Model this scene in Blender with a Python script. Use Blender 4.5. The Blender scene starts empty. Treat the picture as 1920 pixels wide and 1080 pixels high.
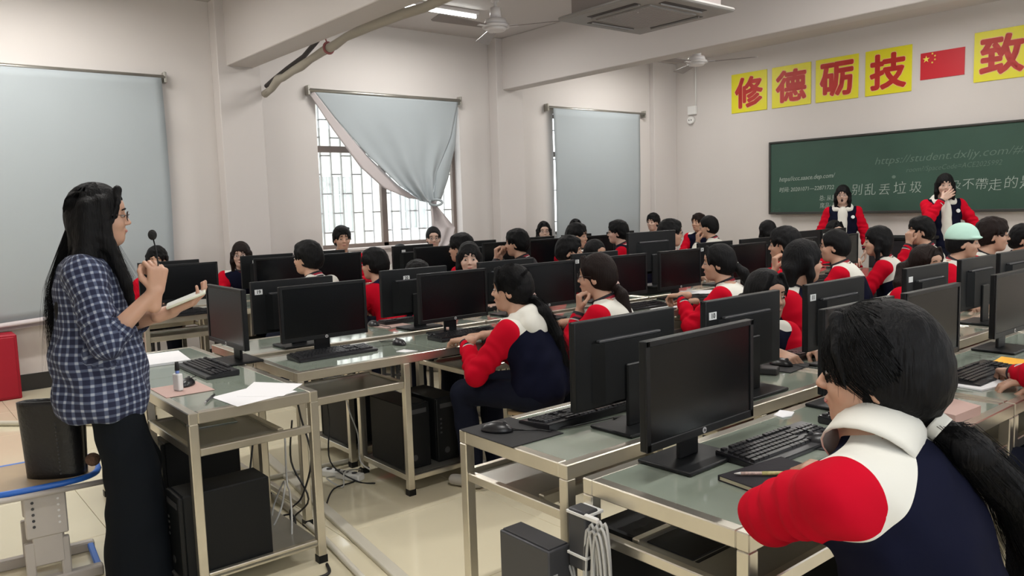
import bpy, bmesh, math, random
import numpy as np
from mathutils import Vector, Matrix
random.seed(7); rng = np.random.default_rng(7)
PI = math.pi
S = bpy.context.scene
COL = S.collection
# ---------------------------------------------------------------- camera, world, light, exposure
FPX, YAW, PITCH, ROLL = 1483.7, math.radians(39.342), math.radians(5.974), math.radians(-1.793)
def cam_axes():
    f = np.array([-math.cos(YAW)*math.cos(PITCH), math.sin(YAW)*math.cos(PITCH), -math.sin(PITCH)])
    r = np.array([math.sin(YAW), math.cos(YAW), 0.0]); u = np.cross(r, f)
    return r*math.cos(ROLL)+u*math.sin(ROLL), -r*math.sin(ROLL)+u*math.cos(ROLL), f
_r, _u, _f = cam_axes()
cd = bpy.data.cameras.new('camera'); cam = bpy.data.objects.new('camera', cd); COL.objects.link(cam)
cd.sensor_width = 36; cd.lens = FPX/1920*36; cd.clip_start = .05
cam.matrix_world = Matrix(((_r[0], _u[0], -_f[0], 0), (_r[1], _u[1], -_f[1], 0), (_r[2], _u[2], -_f[2], 1.5), (0, 0, 0, 1)))
S.camera = cam
W = bpy.data.worlds.new('overcast'); S.world = W; W.use_nodes = True
bg = W.node_tree.nodes['Background']; bg.inputs[0].default_value = (.93, .97, 1, 1); bg.inputs[1].default_value = 3.2
S.view_settings.view_transform = 'Standard'; S.view_settings.look = 'None'
S.view_settings.gamma = 1; S.view_settings.use_curve_mapping = False
S.view_settings.exposure = 0.2
S.cycles.max_bounces = 7; S.cycles.diffuse_bounces = 5; S.cycles.glossy_bounces = 4
S.cycles.sample_clamp_indirect = 6
def area(name, loc, rot, sx, sy, power, col=(1, 1, 1), portal=False):
    l = bpy.data.lights.new(name, 'AREA'); l.shape = 'RECTANGLE'; l.size = sx; l.size_y = sy; l.energy = power; l.color = col
    o = bpy.data.objects.new(name, l); o.location = loc; o.rotation_euler = rot; COL.objects.link(o)
    if portal: l.cycles.is_portal = True
    return o
XL, XR, YB, YF, ZC = -8.07, .95, -1.6, 9.95, 3.58
# daylight through the windows (left wall and the corridor side)
WINL = [(.35, 2.15, 1.07, 2.72), (3.94, 5.85, 1.07, 2.72), (7.42, 9.05, 1.07, 2.72)]
WINR = [(-.9, 1.9, 1.0, 2.8), (3.5, 6.0, 1.0, 2.8), (7.0, 9.3, 1.0, 2.8)]
for k, (a, b, c, d) in enumerate(WINL):
    area('window_portal', (XL-.22, (a+b)/2, (c+d)/2), (0, -PI/2, 0), d-c, b-a, 1, (1, 1, 1), True)
for k, (a, b, c, d) in enumerate(WINR):
    area('corridor_portal', (XR+.22, (a+b)/2, (c+d)/2), (0, PI/2, 0), d-c, b-a, 1, (1, 1, 1), True)
# ---------------------------------------------------------------- materials
def mat(name, col, rough=.5, metal=0, spec=.5, bump=0, bscale=40, var=0, vscale=6, emit=0, coat=0, alpha=1, trans=0, stretch=None, sss=0):
    m = bpy.data.materials.new(name); m.use_nodes = True; nt = m.node_tree; b = nt.nodes['Principled BSDF']
    b.inputs['Base Color'].default_value = (*col, 1); b.inputs['Roughness'].default_value = rough
    b.inputs['Metallic'].default_value = metal; b.inputs['Specular IOR Level'].default_value = spec
    b.inputs['Coat Weight'].default_value = coat; b.inputs['Alpha'].default_value = alpha
    b.inputs['Transmission Weight'].default_value = trans
    if sss: b.inputs['Subsurface Weight'].default_value = sss; b.inputs['Subsurface Radius'].default_value = (.012, .005, .003); b.inputs['Subsurface Scale'].default_value = 1
    if emit: b.inputs['Emission Color'].default_value = (*col, 1); b.inputs['Emission Strength'].default_value = emit
    if bump or var:
        tc = nt.nodes.new('ShaderNodeTexCoord'); src = tc.outputs['Object']
        if stretch:
            mp = nt.nodes.new('ShaderNodeMapping'); mp.inputs['Scale'].default_value = stretch
            nt.links.new(src, mp.inputs[0]); src = mp.outputs[0]
        if var:
            n = nt.nodes.new('ShaderNodeTexNoise'); n.inputs['Scale'].default_value = vscale; n.inputs['Detail'].default_value = 5
            nt.links.new(src, n.inputs['Vector'])
            mx = nt.nodes.new('ShaderNodeMix'); mx.data_type = 'RGBA'
            mx.inputs[6].default_value = (*[c*(1-var) for c in col], 1); mx.inputs[7].default_value = (*[min(1, c*(1+var)) for c in col], 1)
            nt.links.new(n.outputs[0], mx.inputs[0]); nt.links.new(mx.outputs[2], b.inputs['Base Color'])
        if bump:
            n = nt.nodes.new('ShaderNodeTexNoise'); n.inputs['Scale'].default_value = bscale; n.inputs['Detail'].default_value = 4
            nt.links.new(src, n.inputs['Vector'])
            bp = nt.nodes.new('ShaderNodeBump'); bp.inputs['Strength'].default_value = bump; bp.inputs['Distance'].default_value = .01
            nt.links.new(n.outputs[0], bp.inputs['Height']); nt.links.new(bp.outputs[0], b.inputs['Normal'])
    return m
def nodes(m): return m.node_tree, m.node_tree.nodes['Principled BSDF']
def attr_mask(nt, name, thr=0.0, soft=.0):
    a = nt.nodes.new('ShaderNodeAttribute'); a.attribute_name = name
    g = nt.nodes.new('ShaderNodeMath'); g.operation = 'GREATER_THAN'; g.inputs[1].default_value = thr
    nt.links.new(a.outputs['Fac'], g.inputs[0]); return g.outputs[0]
def mixc(nt, fac, a, b):
    mx = nt.nodes.new('ShaderNodeMix'); mx.data_type = 'RGBA'; nt.links.new(fac, mx.inputs[0])
    for s, v in ((6, a), (7, b)):
        if isinstance(v, tuple): mx.inputs[s].default_value = (*v, 1)
        else: nt.links.new(v, mx.inputs[s])
    return mx.outputs[2]
M = {}
M['wall'] = mat('painted plaster', (.62, .585, .56), .75, bump=.08, bscale=9, var=.035, vscale=1.3)
M['wallb'] = mat('beam plaster', (.60, .565, .545), .75, bump=.06, bscale=9, var=.03, vscale=1.3)
M['ceil'] = mat('ceiling paint', (.56, .525, .51), .8, var=.03, vscale=1)
M['tile'] = mat('cream floor tile', (.80, .735, .545), .14, var=.05, vscale=2.2, coat=.3)
M['grout'] = mat('floor joint', (.55, .50, .37), .6)
M['skirt'] = mat('black skirting tile', (.02, .02, .022), .18)
M['joint'] = mat('pale joint', (.5, .48, .45), .7)
M['steel'] = mat('stainless tube', (.68, .64, .55), .28, metal=.9, bump=.05, bscale=14, var=.12, vscale=9)
M['steeld'] = mat('satin sheet steel', (.42, .41, .37), .33, metal=.8, var=.18, vscale=5)
M['glass'] = mat('frosted green glass', (.245, .285, .235), .08, spec=.7, var=.10, vscale=3, coat=.4)
M['black'] = mat('matt black plastic', (.005, .006, .007), .55, spec=.22, var=.1, vscale=20)
M['blackm'] = mat('satin black plastic', (.007, .008, .009), .42, spec=.25)
M['dgrey'] = mat('dark grey plastic', (.045, .046, .05), .45)
M['screen'] = mat('switched off screen', (.003, .004, .005), .22, spec=.26)
M['key'] = mat('black key', (.014, .014, .016), .35)
M['kbody'] = mat('keyboard shell', (.010, .010, .012), .33)
M['tower'] = mat('computer case', (.006, .007, .008), .5, spec=.25)
M['towerg'] = mat('grey computer case', (.055, .056, .062), .4, metal=.2)
M['white'] = mat('white plastic', (.75, .75, .73), .4)
M['paper'] = mat('white paper', (.80, .80, .82), .7)
M['sticker'] = mat('white sticker', (.72, .74, .74), .6)
M['ink'] = mat('black ink', (.01, .01, .01), .6)
M['silver'] = mat('silver print', (.55, .55, .56), .35, metal=.4)
M['cableb'] = mat('black cable', (.012, .012, .013), .45)
M['cableg'] = mat('grey network cable', (.50, .50, .48), .5)
M['pad'] = mat('black mouse pad', (.014, .014, .015), .8)
M['padp'] = mat('pink mouse pad', (.50, .34, .30), .7)
M['skin'] = mat('skin', (.50, .295, .205), .5, sss=.12, var=.06, vscale=14)
M['skinp'] = mat('pale skin', (.56, .37, .29), .5, sss=.12, var=.05, vscale=14)
M['hair'] = mat('black hair', (.0045, .0045, .005), .55, spec=.14, bump=.55, bscale=26, stretch=(5, 5, .35), var=.35, vscale=30)
M['hairb'] = mat('dark brown hair', (.011, .006, .005), .55, spec=.14, bump=.55, bscale=26, stretch=(5, 5, .35), var=.35, vscale=30)
M['pants'] = mat('dark trousers', (.006, .008, .018), .85, spec=.15, bump=.2, bscale=12)
M['pantsb'] = mat('black wide trousers', (.005, .007, .010), .85, spec=.15, bump=.35, bscale=7, stretch=(2, 2, .3))
M['navy'] = mat('navy cloth', (.006, .008, .03), .85, spec=.12, bump=.2, bscale=16)
M['red'] = mat('red cloth', (.50, .003, .018), .8, spec=.1, bump=.2, bscale=16)
M['cream'] = mat('cream fleece', (.68, .67, .61), .9, bump=.2, bscale=22)
M['blackc'] = mat('black cloth', (.012, .010, .014), .85, bump=.2, bscale=16)
M['shoe'] = mat('pale shoe', (.5, .48, .44), .6)
M['eye'] = mat('eye white', (.42, .38, .35), .35); M['iris'] = mat('dark iris', (.01, .006, .004), .2)
M['lip'] = mat('lips', (.45, .16, .14), .45); M['mouth'] = mat('open mouth', (.03, .005, .005), .6)
M['wood'] = mat('light wood seat', (.45, .33, .2), .5, var=.15, vscale=8)
M['blue'] = mat('blue edging plastic', (.03, .16, .62), .35)
M['ivory'] = mat('ivory enamelled steel', (.52, .48, .44), .4, var=.08, vscale=10)
M['leather'] = mat('black leather', (.009, .009, .010), .38, bump=.3, bscale=70)
M['redbox'] = mat('red cabinet paint', (.36, .008, .025), .45, spec=.3)
M['board'] = mat('green chalkboard', (.030, .075, .053), .55, var=.28, vscale=1.6)
M['bframe'] = mat('board frame', (.03, .03, .026), .5)
M['chalk'] = mat('chalk', (.36, .42, .38), .9)
M['chalkf'] = mat('faint chalk', (.13, .19, .155), .9)
M['yellow'] = mat('yellow sign', (.72, .66, .012), .45, var=.06, vscale=4)
M['signred'] = mat('sign red', (.50, .02, .012), .5)
M['pinkline'] = mat('sign outline', (.80, .50, .26), .5)
M['flag'] = mat('flag red', (.55, .008, .02), .5); M['star'] = mat('flag yellow', (.8, .72, .1), .5)
M['blind'] = mat('blue grey blind fabric', (.365, .405, .425), .8, var=.05, vscale=1.2, bump=.04, bscale=2)
M['blindb'] = mat('blind lining', (.58, .53, .53), .85)
M['alu'] = mat('brown window aluminium', (.20, .16, .14), .4, metal=.3)
M['grille'] = mat('white window grille', (.34, .34, .34), .5)
M['pane'] = mat('window pane', (1, 1, 1), .02, trans=1, alpha=.12)
M['fan'] = mat('white fan enamel', (.70, .68, .68), .35)
M['fanb'] = mat('grey fan blade', (.26, .23, .22), .4)
M['ac'] = mat('air conditioner shell', (.30, .29, .28), .45); M['acd'] = mat('louvre', (.05, .045, .045), .5)
M['tubeon'] = mat('lit fluorescent tube', (.96, 1, .97), .5, emit=9)
M['lag'] = mat('beige pipe lagging', (.40, .37, .31), .8, bump=.4, bscale=25); M['lagd'] = mat('dark pipe lagging', (.05, .045, .045), .8)
M['mint'] = mat('mint cap cloth', (.46, .70, .60), .8, bump=.2, bscale=20)
M['amber'] = mat('orange paper', (.85, .42, .03), .6)
M['facade'] = mat('pale facade', (.55, .56, .50), .8, var=.1, vscale=.5); M['facw'] = mat('facade window', (.34, .38, .36), .4)
M['lens'] = mat('spectacle lens', (.3, .32, .34), .15, alpha=.06, spec=.3)
M['frame'] = mat('thin dark spectacle frame', (.05, .035, .035), .35, metal=.5)
M['screenr'] = M['screen']
# glass table top needs visible streaks: screens, mats fine as they are
# uniform jacket: navy body, red sleeves, cream yoke (seams stored as signed distances on the vertices)
def uniform(name, body, sleeve, yoke):
    m = mat(name, body, .9, spec=.1, bump=.22, bscale=14); nt, b = nodes(m)
    c = mixc(nt, attr_mask(nt, 'yoke'), body, yoke)
    c = mixc(nt, attr_mask(nt, 'sleeve'), c, sleeve)
    nt.links.new(c, b.inputs['Base Color']); return m
NAVY, RED, CREAM = (.005, .006, .018), (.50, .003, .018), (.68, .67, .61)
M['uni'] = uniform('school jacket', NAVY, RED, CREAM)
M['unin'] = uniform('school jacket plain back', NAVY, RED, NAVY)
M['uniw'] = uniform('school jacket with cream shoulders', NAVY, CREAM, CREAM)
M['unired'] = uniform('red winter coat', RED, RED, NAVY)
def stripes(name, cols, lo=0., hi=1.):
    m = mat(name, cols[0], .8); nt, b = nodes(m)
    a = nt.nodes.new('ShaderNodeAttribute'); a.attribute_name = 'band'
    r = nt.nodes.new('ShaderNodeValToRGB'); r.color_ramp.interpolation = 'CONSTANT'
    e = r.color_ramp.elements
    while len(e) > 1: e.remove(e[-1])
    e[0].position = 0; e[0].color = (*cols[0], 1)
    for i, c in enumerate(cols[1:], 1):
        q = e.new(i/len(cols)); q.color = (*c, 1)
    nt.links.new(a.outputs['Fac'], r.inputs[0]); nt.links.new(r.outputs[0], b.inputs['Base Color']); return m
BK, WH, RD = (.008, .006, .010), (.7, .68, .66), (.30, .012, .03)
M['knit'] = stripes('striped knit', [WH, BK, BK, RD, RD, BK, BK, BK])
M['knitc'] = stripes('striped knit collar', [BK, BK, WH, RD, RD, BK, BK])
def plaid():
    m = mat('blue grey plaid', (.02, .03, .08), .85, bump=.15, bscale=30); nt, b = nodes(m)
    outs = []
    for nm in ('pu', 'pv'):
        a = nt.nodes.new('ShaderNodeAttribute'); a.attribute_name = nm
        k = nt.nodes.new('ShaderNodeMath'); k.operation = 'MULTIPLY'; k.inputs[1].default_value = 2*PI/.030
        s = nt.nodes.new('ShaderNodeMath'); s.operation = 'SINE'
        t = nt.nodes.new('ShaderNodeMapRange'); t.inputs[1].default_value = .25; t.inputs[2].default_value = .75
        nt.links.new(a.outputs['Fac'], k.inputs[0]); nt.links.new(k.outputs[0], s.inputs[0]); nt.links.new(s.outputs[0], t.inputs[0]); outs.append(t.outputs[0])
    ad = nt.nodes.new('ShaderNodeMath'); ad.operation = 'ADD'; nt.links.new(outs[0], ad.inputs[0]); nt.links.new(outs[1], ad.inputs[1])
    r = nt.nodes.new('ShaderNodeValToRGB'); e = r.color_ramp.elements
    e[0].position = 0; e[0].color = (.010, .014, .045, 1); e[1].position = 1; e[1].color = (.34, .38, .46, 1)
    q = e.new(.5); q.color = (.075, .095, .16, 1)
    h = nt.nodes.new('ShaderNodeMath'); h.operation = 'MULTIPLY'; h.inputs[1].default_value = .5
    nt.links.new(ad.outputs[0], h.inputs[0]); nt.links.new(h.outputs[0], r.inputs[0]); nt.links.new(r.outputs[0], b.inputs['Base Color']); return m
M['plaid'] = plaid()
# ---------------------------------------------------------------- object helpers
def tag(o, label=None, cat=None, group=None, kind=None):
    if label: o['label'] = label
    if cat: o['category'] = cat
    if group: o['group'] = group
    if kind: o['kind'] = kind
    return o
def empty(name, loc=(0, 0, 0), rz=0, label=None, cat=None, group=None):
    o = bpy.data.objects.new(name, None); o.location = loc; o.rotation_euler = (0, 0, rz); o.empty_display_size = .05
    COL.objects.link(o); return tag(o, label, cat, group)
def link_mesh(name, me, parent=None, loc=None, rot=None):
    o = bpy.data.objects.new(name, me); COL.objects.link(o)
    if parent: o.parent = parent
    if loc is not None: o.location = loc
    if rot is not None: o.rotation_euler = rot
    return o
def raw_mesh(name, v, f, m, smooth=False, attrs=None):
    me = bpy.data.meshes.new(name)
    if isinstance(f, np.ndarray) and len(f):
        n = len(f); k = f.shape[1]
        me.vertices.add(len(v)); me.vertices.foreach_set('co', np.asarray(v, dtype=np.float32).ravel())
        me.loops.add(n*k); me.loops.foreach_set('vertex_index', f.astype(np.int32).ravel())
        me.polygons.add(n); me.polygons.foreach_set('loop_start', np.arange(0, n*k, k, dtype=np.int32))
        me.polygons.foreach_set('loop_total', np.full(n, k, dtype=np.int32)); me.update(calc_edges=True); me.validate()
    else:
        me.from_pydata([tuple(p) for p in v], [], [tuple(q) for q in f])
    for mm in (m if isinstance(m, (list, tuple)) else [m]): me.materials.append(mm)
    if smooth: me.polygons.foreach_set('use_smooth', [True]*len(me.polygons))
    for k, a in (attrs or {}).items():
        at = me.attributes.new(k, 'FLOAT', 'POINT'); at.data.foreach_set('value', np.asarray(a, dtype=np.float32))
    me.update(); return me
class MB:
    def __init__(s): s.bm = bmesh.new()
    def box(s, lo, hi, bev=0, rot=None, mi=0, seg=1):
        lo, hi = Vector(lo), Vector(hi); c = (lo+hi)/2; d = hi-lo
        mt = Matrix.Translation(c) @ (rot.to_4x4() if rot else Matrix.Identity(4)) @ Matrix.Diagonal((*d, 1))
        g = bmesh.ops.create_cube(s.bm, size=1, matrix=mt)
        fs = list({f for v in g['verts'] for f in v.link_faces})
        for f in fs: f.material_index = mi
        if bev:
            es = list({e for v in g['verts'] for e in v.link_edges})
            r = bmesh.ops.bevel(s.bm, geom=es, offset=bev, segments=seg, affect='EDGES', profile=.5)
            for f in r['faces']: f.material_index = mi; f.smooth = seg > 1
        return s
    def cyl(s, a, b, r1, r2=None, n=12, mi=0, cap=True):
        a, b = Vector(a), Vector(b); r2 = r1 if r2 is None else r2; d = b-a
        q = d.to_track_quat('Z', 'Y').to_matrix().to_4x4()
        g = bmesh.ops.create_cone(s.bm, cap_ends=cap, segments=n, radius1=r1, radius2=r2, depth=d.length, matrix=Matrix.Translation((a+b)/2) @ q)
        for f in {f for v in g['verts'] for f in v.link_faces}: f.material_index = mi; f.smooth = len(f.verts) == 4
        return s
    def tube(s, pts, r, n=8, mi=0, closed=False, rf=None):
        P = [Vector(p) for p in pts]; N = len(P); rings = []
        up = Vector((0, 0, 1)); prev = None
        for i, p in enumerate(P):
            t = (P[(i+1) % N]-P[i-1]) if closed else (P[min(i+1, N-1)]-P[max(i-1, 0)])
            if t.length < 1e-9: t = Vector((0, 0, 1))
            t.normalize()
            x = t.cross(up) if prev is None else prev-t*prev.dot(t)
            if x.length < 1e-4: x = t.cross(Vector((1, 0, 0)))
            x.normalize(); y = t.cross(x); prev = x
            rr = r*(rf(i/(N-1)) if rf else 1)
            rings.append([s.bm.verts.new(p+x*rr*math.cos(2*PI*k/n)+y*rr*math.sin(2*PI*k/n)) for k in range(n)])
        for i in range(N if closed else N-1):
            A, B = rings[i], rings[(i+1) % N]
            for k in range(n):
                f = s.bm.faces.new((A[k], A[(k+1) % n], B[(k+1) % n], B[k])); f.smooth = True; f.material_index = mi
        if not closed:
            for R, rv in ((rings[0], True), (rings[-1], False)):
                f = s.bm.faces.new(R[::-1] if rv else R); f.material_index = mi
        return s
    def ell(s, c, r, rot=None, mi=0, u=16, v=10):
        mt = Matrix.Translation(c) @ (rot.to_4x4() if rot else Matrix.Identity(4)) @ Matrix.Diagonal((*r, 1))
        g = bmesh.ops.create_uvsphere(s.bm, u_segments=u, v_segments=v, radius=1, matrix=mt)
        for f in {f for w in g['verts'] for f in w.link_faces}: f.smooth = True; f.material_index = mi
        return s
    def prism(s, poly, z0, z1, mi=0, mt=None):
        mt = mt or Matrix.Identity(4)
        a = [s.bm.verts.new(mt @ Vector((x, y, z0))) for x, y in poly]; b = [s.bm.verts.new(mt @ Vector((x, y, z1))) for x, y in poly]
        n = len(poly); fs = [s.bm.faces.new(a[::-1]), s.bm.faces.new(b)]
        fs += [s.bm.faces.new((a[i], a[(i+1) % n], b[(i+1) % n], b[i])) for i in range(n)]
        for f in fs: f.material_index = mi
        return s
    def quad(s, *p, mi=0):
        f = s.bm.faces.new([s.bm.verts.new(q) for q in p]); f.material_index = mi; return s
    def mesh(s, name, m):
        bmesh.ops.recalc_face_normals(s.bm, faces=s.bm.faces)
        me = bpy.data.meshes.new(name); s.bm.to_mesh(me); s.bm.free()
        for mm in (m if isinstance(m, (list, tuple)) else [m]): me.materials.append(mm)
        return me
    def obj(s, name, m, parent=None, loc=None, rot=None): return link_mesh(name, s.mesh(name, m), parent, loc, rot)
def copy_tree(o, loc=None, rz=None, label=None, group=None):
    def cp(q, par):
        c = q.copy(); COL.objects.link(c)
        if par is not None: c.parent = par
        for ch in KIDS.get(q.name, []): cp(ch, c)
        return c
    KIDS = {}
    def walk(q):
        KIDS[q.name] = list(q.children)
        for ch in q.children: walk(ch)
    walk(o); c = cp(o, None)
    if loc is not None: c.location = loc
    if rz is not None: c.rotation_euler = (0, 0, rz)
    if label: c['label'] = label
    if group: c['group'] = group
    return c
FONT = None
def text_mesh(s, size, m, bold=0, ext=.002, shear=0, space=1):
    c = bpy.data.curves.new('t', 'FONT'); c.body = s; c.size = size; c.extrude = ext; c.offset = bold; c.resolution_u = 2; c.shear = shear
    c.space_character = space; c.align_x = 'CENTER'; c.align_y = 'CENTER'
    o = bpy.data.objects.new('t', c); COL.objects.link(o)
    bpy.context.view_layer.update(); dg = bpy.context.evaluated_depsgraph_get()
    me = bpy.data.meshes.new_from_object(o.evaluated_get(dg), depsgraph=dg)
    bpy.data.objects.remove(o); me.materials.clear(); me.materials.append(m); return me
def bold_text(s, size, m, r):
    me = text_mesh(s, size, m, 0, .0003); nv = len(me.vertices); co = np.empty(nv*3, f_); me.vertices.foreach_get('co', co); co = co.reshape(-1, 3)
    fs = [tuple(p.vertices) for p in me.polygons if p.normal.z > .5]; V, Fc = [], []
    for k in range(13):
        d = np.array([0, 0, 0]) if k == 12 else np.array([r*math.cos(k*PI/6), r*math.sin(k*PI/6), k*1e-6]); V.append(co+d); Fc += [tuple(i+k*nv for i in f) for f in fs]
    return raw_mesh('bold_text', np.concatenate(V), Fc, m)
f_ = np.float32
ROT_FRONT = Matrix(((1, 0, 0), (0, 0, -1), (0, 1, 0))).to_euler()     # text on a wall facing -Y
# ================================================================ SETTING
def struct(name, mb, m, parent=None, loc=None, rot=None):
    o = mb.obj(name, m, parent, loc, rot)
    if parent is None: o['kind'] = 'structure'
    return o
TH = .24
def wall_x(name, x0, x1, wins):
    mb = MB(); ys = [YB-TH]+[q for w in wins for q in (w[0], w[1])]+[YF+TH]
    for i in range(0, len(ys), 2): mb.box((x0, ys[i], 0), (x1, ys[i+1], ZC))
    for a, b, c, d in wins:
        mb.box((x0, a, 0), (x1, b, c)); mb.box((x0, a, d), (x1, b, ZC))
    return struct(name, mb, M['wall'])
wall_left = wall_x('wall_left', XL-TH, XL, WINL)
wall_right = wall_x('wall_right', XR, XR+TH, WINR)
struct('wall_front', MB().box((XL-TH, YF, 0), (XR+TH, YF+TH, ZC)), M['wall'])
struct('wall_back', MB().box((XL-TH, YB-TH, 0), (XR+TH, YB, ZC)), M['wall'])
struct('ceiling', MB().box((XL-TH, YB-TH, ZC), (XR+TH, YF+TH, ZC+.15)), M['ceil'])
floor = struct('floor', MB().box((XL-TH, YB-TH, -.12), (XR+TH, YF+TH, -.006)), M['grout'])
T = .8; tm = MB().box((.0012, .0012, -.006), (T-.0012, T-.0012, 0), bev=.0012).mesh('tile', M['tile'])
nx, ny = math.ceil((XR-XL)/T), math.ceil((YF-YB)/T)
for i in range(nx):
    for j in range(ny):
        o = link_mesh('tile', tm, floor, (XL+i*T, YB+j*T, 0))
bb = struct('baseboard_left', MB().box((XL, YB, 0), (XL+.006, YF, .15)), M['joint'])
bt = MB().box((0, .002, .002), (.008, .598, .148), bev=.001).mesh('tile', M['skirt'])
for j in range(19): link_mesh('tile', bt, bb, (XL+.004, YB+.02+j*.6, 0))
bb = struct('baseboard_front', MB().box((XL, YF-.006, 0), (XR, YF, .15)), M['joint'])
bt = MB().box((.002, -.008, .002), (.598, 0, .148), bev=.001).mesh('tile', M['skirt'])
for j in range(15): link_mesh('tile', bt, bb, (XL+.01+j*.6, YF-.004, 0))
# pilasters and cross beams
def trim(n, lo, hi, m='wallb'):
    return struct('trim_%d' % n, MB().box(lo, hi, bev=.006), M[m])
trim(1, (XL, 2.85, 0), (XL+.17, 3.28, ZC)); trim(2, (XL, 6.33, 0), (XL+.17, 6.76, ZC)); trim(3, (XL, 9.42, 0), (XL+.09, YF, ZC))
trim(4, (XL, 2.94, 2.95), (XR, 3.21, ZC)); trim(5, (XL, 6.43, 2.95), (XR, 6.64, ZC)); trim(6, (XL, -.75, 2.95), (XR, -.5, ZC))
trim(7, (XR-.17, 2.85, 0), (XR, 3.28, ZC)); trim(8, (XR-.17, 6.33, 0), (XR, 6.76, ZC))
# windows: aluminium frame, mullion, transom, panes; security grille outside
def window(n, x, a, b, c, d, side):
    w = empty('window_%d' % n, (x, a, c)); w['kind'] = 'structure'
    L, Hh = b-a, d-c; f = MB()
    for lo, hi in (((-.03, 0, 0), (.03, L, .045)), ((-.03, 0, Hh-.045), (.03, L, Hh)), ((-.03, 0, 0), (.03, .045, Hh)), ((-.03, L-.045, 0), (.03, L, Hh))): f.box(lo, hi, bev=.004)
    f.obj('window_frame', M['alu'], w)
    MB().box((-.035, 0, 1.08), (.035, L, 1.15), bev=.005).obj('transom', M['alu'], w)
    MB().box((-.03, L*.44, 0), (.03, L*.44+.07, 1.1), bev=.004).obj('mullion', M['alu'], w)
    for y0, y1, z0, z1 in ((.04, L*.44, .04, 1.09), (L*.44+.06, L-.04, .04, 1.09), (.04, L-.04, 1.14, Hh-.04)):
        MB().box((-.003, y0, z0), (.003, y1, z1)).obj('pane', M['pane'], w)
    if side < 0:
        g = empty('security_grille', (x-.066, a, c), 0, 'white steel security grille outside the window %s' % ['behind the left blind', 'under the torn-down blind', 'behind the far blind'][n-1], 'grille')
        nb = round(L/.13)
        bar = MB().box((-.009, -.009, .02), (.009, .009, Hh-.02)).mesh('bar', M['grille'])
        for k in range(nb+1): link_mesh('bar', bar, g, (0, k*L/nb, 0))
        r = MB().box((-.007, 0, -.007), (.007, L/nb, .007)).mesh('rung', M['grille'])
        for k in range(nb):
            for z in ((.18, .62, 1.05, 1.45) if k % 2 else (.40, .84, 1.25)): link_mesh('rung', r, g, (0, k*L/nb, z))
        MB().box((-.012, 0, 0), (.012, L, .02)).box((-.012, 0, Hh-.02), (.012, L, Hh)).obj('grille_frame', M['grille'], g)
for i, (a, b, c, d) in enumerate(WINL): window(i+1, XL-.15, a, b, c, d, -1)
for i, (a, b, c, d) in enumerate(WINR): window(i+4, XR+.12, a, b, c, d, 1)
struct('trim_9', MB().box((XL-.15, 3.90, 1.04), (XL+.02, 5.89, 1.07), bev=.004), M['wall'])
# the block across the yard
fb = empty('apartment_block', (-17, 2, -4), 0, 'pale building with barred windows outside the middle window', 'building')
MB().box((-3, -8, 0), (0, 12, 7.9)).obj('facade', M['facade'], fb)
MB().box((-3.3, -8.3, 7.9), (.25, 12.3, 8.15)).obj('cornice', M['facade'], fb)
wm = MB().box((0, 0, 0), (.03, 1.1, 1.3)).mesh('window', M['facw'])
gb = MB()
for k in range(8): gb.box((.05, k*.155, 0), (.07, k*.155+.02, 1.3))
for z in (0, .42, .86, 1.28): gb.box((.05, 0, z), (.07, 1.1, z+.02))
for k in range(5): gb.tube([(.06, .55+.5*math.cos(PI*k/4*.999), .9), (.06, .55, 1.1), (.06, .55+.35*math.cos(PI*k/4), 1.28)], .008, 4)
gm = gb.mesh('window_bars', M['grille'])
for j in range(7):
    for z in (2.2, 5.0):
        w_ = link_mesh('window', wm, fb, (.001, -6+j*2.4, z)); link_mesh('window_bars', gm, w_)
# ---------------------------------------------------------------- roller blinds
def rod(b, y0, y1, z, x=XL+.06):
    MB().cyl((x, y0, z), (x, y1, z), .022, n=14).obj('roller_tube', M['steeld'], b)
    for y in (y0, y1): MB().box((XL, y-.012, z-.05), (x+.02, y+.012, z+.05), bev=.003).obj('bracket', M['steeld'], b)
def sheet(name, parent, m, P, nu, nv, thick=.0015):
    v = []; f = []
    for j in range(nv+1):
        for i in range(nu+1): v.append(P(i/nu, j/nv))
    n = nu+1
    for j in range(nv):
        for i in range(nu): a = j*n+i; f.append((a, a+1, a+n+1, a+n))
    me = raw_mesh(name, v, f, m, True); o = link_mesh(name, me, parent)
    md = o.modifiers.new('solid', 'SOLIDIFY'); md.thickness = thick; md.offset = 0
    return o
b1 = empty('roller_blind', (0, 0, 0), 0, 'large blue grey roller blind drawn down behind the teacher', 'blind')
rod(b1, -.55, 2.38, 2.81)
sheet('blind_fabric', b1, M['blind'], lambda u, v: (XL+.085+.02*math.sin(v*PI)*math.sin(u*7)*.6-.03*v, -.5+2.84*u+(.02*math.sin(v*2.3)*u)-.03*v*v*u, 2.80-(2.10+.14*(1-u))*v), 40, 30)
sheet('hem_roll', b1, M['blindb'], lambda u, v: (XL+.075+.035*math.cos(v*5), -.5+2.80*u, .70-.14*(1-u)-.02+.035*math.sin(v*5)-.03*(1-u)), 30, 8)
b3 = empty('roller_blind', (0, 0, 0), 0, 'blue grey roller blind drawn down in the far corner bay', 'blind')
rod(b3, 7.28, 9.24, 2.79)
sheet('blind_fabric', b3, M['blind'], lambda u, v: (XL+.085+.012*math.sin(u*9)*v, 7.36+(1.74-.05*v)*u+.015*math.sin(v*3), 2.78-1.95*v), 30, 20)
b2 = empty('roller_blind', (0, 0, 0), 0, 'blue grey roller blind pulled aside and knotted over the middle window', 'blind')
rod(b2, 3.84, 5.84, 2.79)
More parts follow.
